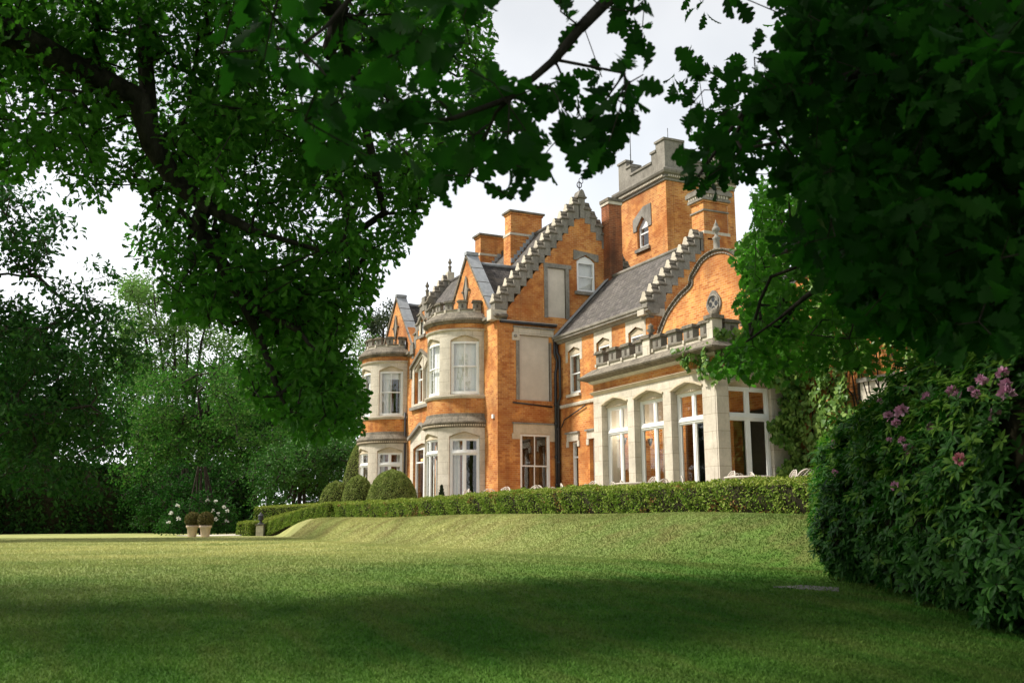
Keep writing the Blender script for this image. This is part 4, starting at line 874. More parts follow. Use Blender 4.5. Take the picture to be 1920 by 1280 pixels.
leaf_mat('rhodo_lit_leaf', (0.05, 0.13, 0.015), (0.09, 0.19, 0.022), (0.15, 0.27, 0.035), (0.10, 0.25, 0.02), 0.3, 0.5, 0.1)
leaf_mat('box_leaf', (0.05, 0.11, 0.014), (0.13, 0.215, 0.028), (0.24, 0.31, 0.055), (0.12, 0.22, 0.02), 0.3, spec=0.05, nscale=2.5)
leaf_mat('box_new_leaf', (0.17, 0.23, 0.035), (0.26, 0.32, 0.05), (0.34, 0.37, 0.08), (0.2, 0.27, 0.03), 0.3, nscale=2.5)
leaf_mat('yew_leaf', (0.11, 0.16, 0.034), (0.22, 0.28, 0.068), (0.35, 0.385, 0.115), (0.1, 0.16, 0.03), 0.25, spec=0.05, nscale=3.0)
leaf_mat('ivy_leaf', (0.03, 0.09, 0.014), (0.08, 0.18, 0.026), (0.20, 0.29, 0.065), (0.12, 0.25, 0.03), 0.3, 0.4, 0.2)
leaf_mat('pot_box_leaf', (0.06, 0.07, 0.02), (0.13, 0.13, 0.035), (0.22, 0.16, 0.06), (0.08, 0.1, 0.02), 0.2)
leaf_mat('pink_petal', (0.56, 0.18, 0.34), (0.70, 0.32, 0.50), (0.82, 0.52, 0.68), (0.5, 0.25, 0.4), 0.3, 0.6, 0.1)
leaf_mat('dry_leaf', (0.10, 0.05, 0.018), (0.20, 0.11, 0.035), (0.32, 0.20, 0.07), (0.15, 0.08, 0.02), 0.2, spec=0.05)
leaf_mat('coral_petal', (0.50, 0.10, 0.16), (0.62, 0.18, 0.24), (0.75, 0.35, 0.38), (0.5, 0.15, 0.2), 0.3, 0.6, 0.2)
leaf_mat('white_petal', (0.55, 0.55, 0.48), (0.68, 0.68, 0.62), (0.8, 0.8, 0.76), (0.5, 0.5, 0.45), 0.3, 0.6, 0.2)
def bark():
    k = NT('bark'); ob = k.coord(); mp = k.n('ShaderNodeMapping'); mp.inputs['Scale'].default_value = (6, 6, 1.5); k.l(ob, mp.inputs['Vector'])
    n = k.noise(2.0, 8, mp.outputs[0], 0.7)
    k.col(k.ramp(n, (0.3, (0.012, 0.010, 0.008)), (0.6, (0.05, 0.042, 0.033)), (0.8, (0.10, 0.088, 0.07)))); k.rough(0.95, 0.1); k.bump(n, 0.8, 0.05)
    M['bark'] = k.m
bark()
M['hedge_core'] = plain('hedge_twigs', (0.02, 0.018, 0.010), 0.95, 0.05, 0.4)
M['soil'] = plain('bark_mulch_soil', (0.026, 0.015, 0.010), 0.95, 0.05, 0.5, sc_=30)

def strip_leaf(st, fold=0.28, curl=0.34):
    """leaf template from (position along, half width) stations: two quads per step either side of the midrib"""
    v, f = [], []
    for (x, w) in st:
        z = -curl*x*x
        v += [(x, w, z+fold*w), (x, 0, z), (x, -w, z+fold*w)]
    for i in range(len(st)-1):
        a = 3*i; f += [(a+1, a+4, a+3, a), (a+2, a+5, a+4, a+1)]
    return np.array(v, float), np.array(f, int)
OAK = strip_leaf([(0, .012), (.08, .02), (.15, .05), (.22, .14), (.27, .085), (.36, .23), (.44, .25), (.48, .13), (.57, .30), (.66, .33), (.69, .18), (.78, .29), (.85, .26), (.88, .15), (.95, .16), (1.0, .03)])
OAK_MED = strip_leaf([(0, .015), (.2, .15), (.28, .09), (.45, .27), (.52, .14), (.68, .34), (.75, .2), (.9, .22), (1, .03)])
LANCE = strip_leaf([(0, .012), (.12, .07), (.42, .185), (.72, .15), (1, .01)], 0.3, 0.3)
OVAL = (np.array([(0, 0, 0), (.5, .28, .06), (1, 0, -.06), (.5, -.28, .06)], float), np.array([(0, 3, 2, 1)], int))
IVY = (np.array([(0, 0, 0), (.1, .45, .02), (.55, .35, .0), (1, 0, -.1), (.55, -.35, .0), (.1, -.45, .02)], float), np.array([(0, 3, 2, 1), (0, 5, 4, 3)], int))
def instance(tpl, P, D, N, S):
    """copies of a leaf template: base P, pointing along D, face normal about N, length S"""
    tv, tf = tpl; D = unit(D); Y = unit(np.cross(N, D)); Z = np.cross(D, Y); n = len(P)
    V = P[:, None]+S[:, None, None]*(tv[None, :, :1]*D[:, None]+tv[None, :, 1:2]*Y[:, None]+tv[None, :, 2:]*Z[:, None])
    F = tf[None]+(np.arange(n)*len(tv))[:, None, None]
    return V.reshape(-1, 3), F.reshape(-1, tf.shape[1])
def rdir(n): return unit(rng.normal(size=(n, 3)))
def join(L):
    V, F, I, o = [], [], [], 0
    for i, (v, f) in enumerate(L): V.append(v); F.append(f+o); I.append(np.full(len(f), i)); o += len(v)
    return np.concatenate(V), np.concatenate(F), np.concatenate(I)
def grow(limbs, targets, tip=0.006, step=0.5, sag=0.12, power=0.45, jit=0.06):
    """branches: every target is joined to the nearest branch already there, and a branch is as thick as what it carries"""
    pos, par, base = [], [], []
    for pts, rad in limbs:
        pts = [np.array(p, float) for p in pts]; last = -1
        if pos:
            d = np.linalg.norm(np.array(pos)-pts[0], axis=1); last = int(d.argmin()) if d.min() < 0.6 else -1
        for i in range(len(pts)):
            if i == 0: pos.append(pts[0]); par.append(last); base.append(rad[0]); last = len(pos)-1; continue
            k = max(1, int(np.linalg.norm(pts[i]-pts[i-1])/step))
            for j in range(1, k+1):
                t = j/k; q = pts[i-1]*(1-t)+pts[i]*t+(rng.normal(size=3)*jit*0.6 if j < k else 0)
                pos.append(q); par.append(last); base.append(rad[i-1]*(1-t)+rad[i]*t); last = len(pos)-1
    A = np.zeros((len(pos)+len(targets)*14, 3)); n = len(pos); A[:n] = pos
    dl = np.min(np.linalg.norm(targets[:, None, :]-A[None, :n:2, :], axis=2), axis=1) if len(targets) else []
    for ti in np.argsort(dl):
        t = targets[ti]; d = np.linalg.norm(A[:n]-t, axis=1); b = int(d.argmin()); L = d[b]
        k = min(12, max(1, int(L/step))); q0 = A[b].copy(); last = b
        for j in range(1, k+1):
            u = j/k; q = q0*(1-u)+t*u; q[2] += sag*L*math.sin(u*math.pi)*0.5
            if j < k: q += rng.normal(size=3)*jit
            A[n] = q; pos.append(q); par.append(last); base.append(0.0); last = n; n += 1
    cnt = np.zeros(n); child = np.zeros(n, int)
    for i in range(n-1, -1, -1):
        cnt[i] = max(cnt[i], 1)
        if par[i] >= 0: cnt[par[i]] += cnt[i]
    r = np.maximum(tip*cnt**power, np.array(base)); i1 = np.array([i for i in range(n) if par[i] >= 0]); i0 = np.array([par[i] for i in i1])
    return tubes(A[i0], A[i1], np.minimum(r[i0], r[i1]*1.35), r[i1])
def tubes(P0, P1, R0, R1, k=6):
    D = unit(P1-P0); ref = np.where(np.abs(D[:, 2:3]) < 0.9, np.array([[0, 0, 1.0]]), np.array([[1.0, 0, 0]])); a = unit(np.cross(D, ref)); b = np.cross(D, a)
    t = np.arange(k)*2*math.pi/k; ring = a[:, None]*np.cos(t)[None, :, None]+b[:, None]*np.sin(t)[None, :, None]
    e = D*np.minimum(R1, 0.03)[:, None]
    V = np.concatenate([P0[:, None]-e[:, None]*0.5+ring*R0[:, None, None], P1[:, None]+e[:, None]*0.5+ring*R1[:, None, None]], 1)
    j = np.arange(k); F = np.stack([j, (j+1) % k, k+(j+1) % k, k+j], 1)
    return V.reshape(-1, 3), (F[None]+(np.arange(len(P0))*2*k)[:, None, None]).reshape(-1, 4)
def cloud(poly, d0, d1, n, holes=(), clump=0.8, per=8, loose=False, flat=0.75, gap=None):
    """sprays gathered in clumps through a volume between two distances"""
    xs_, ys_ = [p[0] for p in poly], [p[1] for p in poly]; got = []; tot = 0
    while tot < n:
        m = 400; x = rng.uniform(min(xs_), max(xs_), m); y = rng.uniform(min(ys_), max(ys_), m); k = inside(poly, x, y)
        x, y = x[k], y[k]; d = rng.uniform(d0, d1, len(x))
        c = np.array([at(a, b, q) for a, b, q in zip(x, y, d)])
        if not len(c): continue
        P = (c[:, None]+rdir(len(c)*per).reshape(len(c), per, 3)*np.array([1, 1, flat])*clump*rng.uniform(0.2, 1, (len(c), per, 1))**0.6).reshape(-1, 3)
        u, v, f = project(P); ok = (f > 1) & (inside(poly, u, v) | loose)
        for h in holes: ok &= ~inside(h, u, v)
        ok &= P[:, 2] > -0.3
        if gap:      # gaps between the leafy masses
            for i in np.nonzero(ok)[0]:
                if mnoise.noise(Vector(P[i]*gap[0])) < gap[1]: ok[i] = False
        got.append(P[ok]); tot += ok.sum()
    return np.concatenate(got)[:n]
def spray_leaves(T, per, tpl, size, spread, droop=0.35, up=0.5, polys=None, at_=(0.35, 0.95)):
    n = len(T)*per; C = np.repeat(T, per, 0); o = rdir(n)*rng.uniform(0.15, 1, (n, 1))*spread
    D = unit(o+rdir(n)*0.25*spread)+np.array([0, 0, -droop]); N = rdir(n)*0.75+np.array([0, 0, up])
    S = rng.uniform(0.72, 1.15, n)*size; P = C+o
    if polys:
        ok = np.ones(n, bool)
        for frac in at_:
            u, v, f = project(P+unit(D)*S[:, None]*frac); k = np.zeros(n, bool)
            for q in polys: k |= inside(q, u, v)
            ok &= k
        P, D, N, S = P[ok], D[ok], N[ok], S[ok]
    return instance(tpl, P, D, N, S)
def tree(name, label, limbs, clouds, base, per, tpl, size, spread, mat, group=None, tip=0.006, step=0.5, extra=None, power=0.45, twig_share=1.0, droop=0.35, cat='tree', up=0.5, polys=None, at_=(0.35, 0.95)):
    T = np.concatenate(clouds); root = thing(name, base, label, cat, group)
    sel = T if twig_share >= 1 else T[rng.random(len(T)) < twig_share]
    v, f = grow(limbs, sel, tip, step, power=power); npmesh('trunk', v, f, ['bark'], root, smooth=True)
    L = [spray_leaves(T, per, tpl, size, spread, droop, up, polys, at_)]+(extra or [])
    if len(L) > 1 and any(l[1].shape[1] != L[0][1].shape[1] for l in L): raise ValueError
    v, f, _ = join(L); npmesh('crown', v, f, [mat], root)
    return root
def hv(x, f, z): return heading(x, f, z)

def clear_of(T, lines, px=15):
    """leave out sprays that would hang right in front of the visible limbs"""
    u, v, f = project(T); ok = np.ones(len(T), bool)
    for ln in lines:
        a, b, _ = project(np.array(ln)); 
        for i in range(len(a)-1):
            ex, ey = a[i+1]-a[i], b[i+1]-b[i]; t = np.clip(((u-a[i])*ex+(v-b[i])*ey)/(ex*ex+ey*ey+1e-9), 0, 1)
            dep = np.linalg.norm(np.array(ln[i]))
            ok &= ~((np.hypot(u-a[i]-t*ex, v-b[i]-t*ey) < px) & (np.linalg.norm(T, axis=1) < dep+0.1))
    return T[ok]
# --- the big oak on the left whose limbs hang into the picture and whose crown shades the near lawn
OL = [(-260, -260), (900, -260), (925, 60), (925, 140), (975, 190), (915, 290), (900, 335), (860, 350), (806, 378), (787, 410), (765, 470), (735, 495), (715, 530), (692, 570), (697, 600), (658, 622), (652, 664), (685, 732), (688, 777), (679, 812), (637, 823), (578, 832), (548, 821), (548, 792), (507, 780), (483, 753), (456, 738), (444, 694), (462, 622), (400, 607), (330, 600), (312, 580), (300, 505), (277, 509), (234, 465), (232, 425), (262, 415), (275, 375), (240, 345), (205, 352), (203, 392), (150, 385), (120, 375), (108, 310), (75, 300), (58, 340), (0, 330), (-260, 330)]
OLH = [[(205, 215), (245, 225), (250, 285), (215, 290)], [(100, 190), (150, 200), (160, 225), (110, 225)], [(560, 145), (592, 150), (590, 215), (565, 200)], [(575, 360), (640, 370), (630, 430), (580, 420)], [(690, 390), (740, 400), (700, 450), (655, 440)], [(585, 585), (615, 575), (610, 610), (590, 605)], [(790, 330), (860, 300), (880, 340), (800, 375)]]
limbs = [([hv(-8.51, 8.88, -0.9), hv(-8.36, 9.03, 2.0), hv(-7.84, 9.18, 5.0), hv(-7.62, 9.32, 8.5), hv(-7.40, 9.25, 11.5)], [0.55, 0.45, 0.38, 0.28, 0.12]),
         ([hv(-7.70, 9.25, 6.6), at(-120, 20, 8.33), at(30, 70, 8.45), at(140, 125, 8.58), at(262, 185, 8.70)], [0.22, 0.16, 0.12, 0.10, 0.09]),
         ([at(262, 185, 8.70), at(285, 270, 8.76), at(332, 345, 8.83), at(385, 385, 8.89), at(368, 425, 8.89), at(420, 500, 8.95), at(452, 560, 9.01), at(490, 640, 9.01), at(525, 740, 8.95)], [0.105, 0.095, 0.082, 0.07, 0.068, 0.062, 0.05, 0.035, 0.02]),
         ([at(332, 345, 8.83), at(395, 392, 8.70), at(470, 430, 8.58), at(600, 470, 8.52)], [0.07, 0.07, 0.04, 0.02]),
         ([hv(-7.55, 9.32, 8.0), at(200, -160, 9.01), at(272, 20, 8.95), at(272, 110, 8.83), at(285, 270, 8.76)], [0.15, 0.11, 0.08, 0.07, 0.07]),
         ([at(200, -160, 9.01), at(450, -120, 9.20), at(640, 30, 9.32), at(615, 100, 9.32), at(760, 200, 9.45), at(860, 240, 9.51)], [0.15, 0.12, 0.11, 0.07, 0.045, 0.02]),
         ([at(640, 30, 9.32), at(655, 100, 9.38), at(700, 300, 9.45), at(720, 400, 9.45)], [0.08, 0.06, 0.03, 0.015]),
         ([at(452, 560, 9.01), at(560, 620, 8.83), at(640, 720, 8.70)], [0.045, 0.03, 0.015]),
         ([hv(-7.62, 9.32, 8.5), hv(-7, 9.5, 9.6), hv(-3, 8, 10.2), hv(1, 7.5, 10.4)], [0.22, 0.17, 0.11, 0.05]),
         ([hv(-7.62, 9.32, 9.5), hv(-12, 8, 10.5), hv(-12, 3, 10.8)], [0.2, 0.13, 0.06])]
low = [(320, 560), (480, 480), (700, 470), (690, 580), (650, 640), (690, 780), (640, 825), (560, 825), (500, 775), (450, 735), (450, 640), (330, 600)]
c1 = np.concatenate([cloud(OL, 8.0, 11.2, 3300, OLH, 0.6, 22, gap=(1.5, -0.10)), cloud(low, 8.4, 10.8, 480, OLH, 0.5, 14, gap=(2.1, 0.06))])
core = [(-260, -260), (880, -260), (860, 60), (700, 300), (660, 420), (600, 520), (470, 570), (430, 560), (340, 560), (330, 420), (290, 330), (280, 250), (180, 180), (60, 200), (-260, 260)]
c2 = cloud(core, 9.6, 11.4, 900, OLH, 0.6, 16, gap=(1.5, -0.15)); seen = [limbs[k][0] for k in (2, 3, 6)]; c1 = clear_of(c1, seen, 30); c2 = clear_of(c2, seen, 30)
def slabcloud(x0, x1, f0, f1, z0, z1, n, clump=0.95, per=24):
    c = np.stack([rng.uniform(x0, x1, n//per+1), rng.uniform(f0, f1, n//per+1), rng.uniform(z0, z1, n//per+1)], 1)
    P = (c[:, None]+rdir(len(c)*per).reshape(len(c), per, 3)*clump*rng.uniform(0.2, 1, (len(c), per, 1))).reshape(-1, 3)
    P = P[:, [0, 1, 2]]; W_ = np.array([heading(a, b, z) for a, b, z in P])
    u, v, f = project(W_); keep = ~((f > 0.5) & (u > -150) & (u < 2070) & (v > -150))
    return W_[keep]
over = np.concatenate([slabcloud(-16, 1.5, 3.0, 10.5, 7.0, 10.5, 850), slabcloud(-15, -2, -4, 6, 4.5, 9, 500), slabcloud(-13, -3.8, 3, 8.5, 5.5, 9.5, 420)])
v1 = spray_leaves(over, 9, OVAL, 0.26, 0.5)
tree('oak_tree', 'great oak at the left whose dark limbs hang lobed leaves over the lawn', limbs, [c1, c2], hv(-8.51, 8.88, -0.95), 15, OAK_MED, 0.082, 0.17, 'oak_leaf', 'oaks framing the view', tip=0.005, extra=[v1], twig_share=0.7, droop=0.2, polys=[OL], at_=(0.1,))

# --- the oak on the right: its near branch crosses the top of the picture, its dark crown fills the right
b_ = [(985, 120), (1060, 90), (1130, 130), (1235, 150), (1200, 245), (1180, 265), (1120, 310), (1095, 350), (1060, 300), (1010, 265), (1040, 345), (970, 385), (915, 375), (905, 320), (880, 330), (835, 405), (800, 360), (740, 330), (650, 360), (560, 285), (540, 260), (600, 150), (700, 120), (850, 130)]
c_ = [(395, -90), (760, -90), (935, -90), (928, 20), (870, 110), (760, 150), (600, 200), (430, 180), (390, 80)]
d_ = [(1120, -80), (1262, -80), (1240, 60), (1238, 128), (1190, 150), (1128, 110)]
b2_ = [(1065, 115), (1225, 125), (1238, 150), (1205, 245), (1185, 268), (1120, 345), (1085, 300), (1055, 200)]
e_ = [(1040, -80), (1100, -80), (1090, 100), (1062, 108), (1045, 40)]
f_ = [(1288, -120), (2150, -120), (2150, 740), (1900, 660), (1760, 690), (1660, 660), (1560, 590), (1500, 520), (1440, 460), (1470, 370), (1425, 355), (1410, 325), (1340, 380), (1308, 394), (1285, 345), (1252, 322), (1285, 268), (1258, 240), (1258, 200), (1245, 150), (1270, 80)]
g_ = [(1410, 330), (1500, 340), (1650, 420), (1760, 560), (1740, 700), (1640, 720), (1560, 690), (1480, 730), (1420, 730), (1320, 700), (1340, 660), (1400, 620), (1370, 580), (1390, 520), (1350, 480), (1400, 440)]
k_ = [(1480, -120), (2150, -120), (2150, 640), (1900, 620), (1760, 650), (1640, 600), (1560, 500), (1500, 300), (1500, 120)]
limbs = [([hv(6.5, 0.5, -1.1), hv(6.3, 0.8, 1.5), hv(5.8, 1.5, 3.5), hv(5.0, 2.6, 5.4)], [0.5, 0.42, 0.33, 0.16]),
         ([hv(5.8, 1.5, 3.4), at(1500, -320, 4.4), at(1300, -120, 3.9), at(1130, 10, 3.7), at(1040, 112, 3.55), at(955, 185, 3.45), at(850, 222, 3.4), at(720, 245, 3.3)], [0.1, 0.05, 0.034, 0.026, 0.02, 0.013, 0.009, 0.006]),
         ([at(1300, -120, 3.9), at(1000, -160, 3.6), at(700, -60, 3.2), at(560, 90, 3.1)], [0.03, 0.02, 0.012, 0.005]),
         ([hv(6.3, 0.8, 2.2), at(2150, 300, 4.4), at(1850, 380, 4.8), at(1600, 420, 5.4), at(1450, 480, 7.0)], [0.14, 0.09, 0.055, 0.03, 0.01]),
         ([hv(5.9, 1.4, 3.3), at(1900, 0, 4.8), at(1650, 130, 5.0), at(1400, 200, 4.6), at(1310, 330, 4.4)], [0.12, 0.07, 0.035, 0.016, 0.007]),
         ([hv(6.3, 0.8, 2.8), at(2100, 120, 7.5), at(1800, 350, 8.8), at(1560, 520, 9.3), at(1400, 640, 9.4)], [0.13, 0.1, 0.06, 0.03, 0.01])]
near = np.concatenate([cloud(b_, 2.9, 4.1, 50, (), 0.2, 3), cloud(c_, 2.6, 3.6, 32, (), 0.2, 3), cloud(d_, 3.3, 4.2, 14, (), 0.12, 2), cloud(b2_, 3.2, 4.0, 12, (), 0.12, 2), cloud(e_, 3.3, 4.0, 8, (), 0.1, 2)])
mass = np.concatenate([cloud(f_, 3.6, 6.2, 330, (), 0.3, 5, gap=(2.2, -0.1)), cloud(k_, 4.2, 7.2, 900, (), 0.4, 10)])
back = cloud(g_, 10.4, 13.0, 520, (), 0.5, 16, gap=(1.6, -0.12))
back2 = cloud(k_, 8.0, 12.0, 1100, (), 0.6, 10)
over = np.concatenate([slabcloud(-3, 12, -1, 8, 5.0, 9, 900), slabcloud(-6, 11, -5, -1.5, 0.5, 8, 1500), slabcloud(7.5, 11, -2, 7, 0.5, 6, 900)])  # unseen foliage above, behind and beside the camera, added to darken the near leaves
root = thing('oak_tree', hv(6.5, 0.5, -1.1), 'near oak with big dark lobed leaves filling the top and right of the view', 'tree', 'oaks framing the view')
T2 = np.concatenate([mass, back, back2[::2]])
g1 = grow(limbs[:3], near, 0.0022, 0.15, 0.1, 0.5, 0.02); g2 = grow(limbs[:1]+limbs[3:], T2[project(T2)[0] > 1290], 0.0022, 0.3, 0.1, 0.5, 0.04)
v, f, _ = join([g1, g2]); npmesh('trunk', v, f, ['bark'], root, smooth=True)
L = [spray_leaves(near, 5, OAK, 0.13, 0.05, 0.55, 0.0, [b_, b2_, c_, d_, e_]), spray_leaves(mass, 8, OAK, 0.12, 0.10, 0.5, 0.15, [f_, k_]), spray_leaves(back, 11, OAK, 0.11, 0.2, 0.3, 0.5, [g_, f_, k_]), spray_leaves(back2, 10, OAK_MED, 0.12, 0.24), spray_leaves(over, 8, OAK_MED, 0.24, 0.45)]
nn = [len(l[1]) for l in L]
v, f, i = join(L); npmesh('crown', v, f, ['oak_leaf_shaded', 'oak_leaf'], root, mat_idx=np.isin(i, (2, 3)).astype(int))  # front sprays take the shaded copy, the back ones the lighter oak green

# --- dark oak at the far left edge
dl = [(-260, 300), (0, 330), (52, 365), (60, 395), (25, 402), (40, 425), (105, 408), (120, 425), (95, 440), (140, 455), (165, 485), (130, 500), (170, 515), (190, 512), (206, 546), (170, 560), (200, 580), (226, 598), (190, 625), (232, 648), (215, 680), (238, 700), (200, 735), (212, 790), (160, 800), (200, 845), (140, 870), (150, 905), (-260, 905)]
limbs = [([hv(-26.5, 38.6, -0.6), hv(-26.1, 38.6, 4.2), hv(-25.0, 38.4, 12.0), hv(-24.3, 38.4, 16.3)], [0.45, 0.36, 0.25, 0.08]), ([hv(-25.7, 38.6, 7.8), at(80, 620, 38.5), at(180, 560, 38.5)], [0.16, 0.07, 0.02]), ([hv(-26.1, 38.6, 5.2), at(60, 780, 38.5), at(170, 760, 38.5)], [0.14, 0.06, 0.02])]
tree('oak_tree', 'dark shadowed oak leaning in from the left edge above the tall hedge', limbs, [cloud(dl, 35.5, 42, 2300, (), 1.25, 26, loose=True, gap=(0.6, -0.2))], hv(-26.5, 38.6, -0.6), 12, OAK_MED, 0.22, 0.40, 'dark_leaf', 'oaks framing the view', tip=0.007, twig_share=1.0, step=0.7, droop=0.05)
# --- trees and shrubs across the lawn
def far_tree(name, label, poly, d, n, size, mat, px_base, stems=1, clump=1.3, thick=4.0, tpl=OVAL, per=7, top=None, power=0.45, r0=0.22, group='trees beyond the lawn', holes=(), twig=0.35, flat=0.6, cat='tree'):
    b = at(px_base, 1000, d); b[2] = float(ground_z(b[0], b[1]))-0.05
    xs_ = [p[0] for p in poly]; ys_ = [p[1] for p in poly]; cx = sum(xs_)/len(xs_); ty = min(ys_)+0.18*(max(ys_)-min(ys_))
    L = []
    for s_ in range(stems):
        o = (s_-(stems-1)/2)
        L.append(([b+np.array([o*0.5, o*0.3, 0]), at(px_base+o*6+(cx-px_base)*0.4, 900, d)+np.array([0, 0, 0.6]), at(cx+o*26, (ty+max(ys_))/2, d), at(cx+o*34+rng.uniform(-8, 8), ty+abs(o)*10, d)], [r0, r0*0.8, r0*0.5, 0.03]))
    T = cloud(poly, d-thick/2, d+thick/2, int(n*1.9), holes, clump, 40, loose=True, flat=flat, gap=(0.42, -0.12))
    return tree(name, label, L, [T], b, per, tpl, size*0.78, size*1.5, mat, group, tip=0.012, step=1.0, twig_share=twig, power=power, droop=0.2, cat=cat)
far_tree('ash_tree', 'tall pale airy tree with several thin stems against the white sky', [(216, 600), (232, 565), (224, 535), (258, 517), (300, 508), (345, 540), (400, 560), (470, 600), (500, 690), (440, 715), (300, 730), (225, 705)], 72, 900, 0.34, 'ash_leaf', 345, 5, 1.3, 6, r0=0.17, twig=0.5)
far_tree('lime_tree', 'hazy pale green tree between the great oak and the far round bay', [(600, 585), (640, 600), (692, 640), (700, 700), (690, 830), (630, 850), (560, 840), (470, 780), (470, 640), (540, 600)], 78, 1500, 0.32, 'ash_leaf', 610, 3, 1.4, 8)
far_tree('maple_tree', 'broad layered maple with yellow green tips behind the two clay pots', [(262, 740), (310, 692), (380, 690), (450, 700), (500, 760), (530, 830), (500, 900), (430, 940), (300, 945), (250, 900), (236, 810)], 60, 2300, 0.25, 'maple_leaf', 362, 1, 1.5, 7, flat=0.4, r0=0.13)
far_tree('sycamore_tree', 'rounded mid green tree filling in behind the maple and the pale airy tree', [(215, 700), (260, 668), (340, 660), (430, 670), (520, 660), (600, 690), (690, 720), (700, 840), (560, 880), (440, 900), (260, 900), (225, 800)], 69, 2400, 0.27, 'maple_leaf', 300, 2, 1.6, 6)
far_tree('beech_tree', 'dark green tree behind the tall clipped hedge at far left', [(-160, 560), (60, 620), (180, 680), (285, 700), (300, 760), (262, 900), (-160, 930)], 66, 1500, 0.30, 'dark_leaf', 80, 1, 1.6, 8)
far_tree('holm_oak', 'dark rounded evergreen tree between the maple and the laurels', [(425, 715), (500, 735), (560, 770), (620, 810), (640, 860), (560, 900), (470, 930), (430, 900)], 67, 900, 0.27, 'dark_leaf', 500, 1, 1.4, 6)
far_tree('laurel_bush', 'glossy laurel thicket behind the curving box hedges', [(446, 960), (455, 890), (480, 870), (505, 845), (540, 850), (565, 828), (610, 838), (640, 822), (680, 835), (690, 880), (650, 945), (480, 960)], 53, 1500, 0.19, 'laurel_leaf', 560, 3, 1.15, 5, r0=0.08, group=None, cat='shrub')
far_tree('laurel_bush', 'low dark laurel mound behind the white flowered shrub', [(235, 985), (250, 915), (290, 885), (335, 880), (375, 862), (430, 880), (455, 915), (455, 990)], 55, 1300, 0.18, 'dark_leaf', 340, 2, 0.9, 3, r0=0.05, group=None, cat='shrub')
far_tree('pine_tree', 'dark pine tufts showing just left of the far plain gable', [(686, 600), (694, 580), (720, 570), (742, 566), (748, 600), (742, 650), (712, 648), (700, 625)], 84, 260, 0.34, 'conifer_leaf', 722, 1, 1.0, 5, r0=0.2, flat=0.3)
wood = cloud([(-500, 600), (100, 640), (225, 650), (330, 690), (480, 690), (560, 690), (640, 700), (700, 690), (712, 965), (-500, 985)], 92, 106, 2600, (), 2.4, 14)
v, f = spray_leaves(wood, 9, OVAL, 0.62, 1.2, 0.2, 0.6); tag(npmesh('woodland', v, f, ['dark_leaf']), 'dark wood closing the view far behind the garden trees', 'woodland', None, 'stuff')
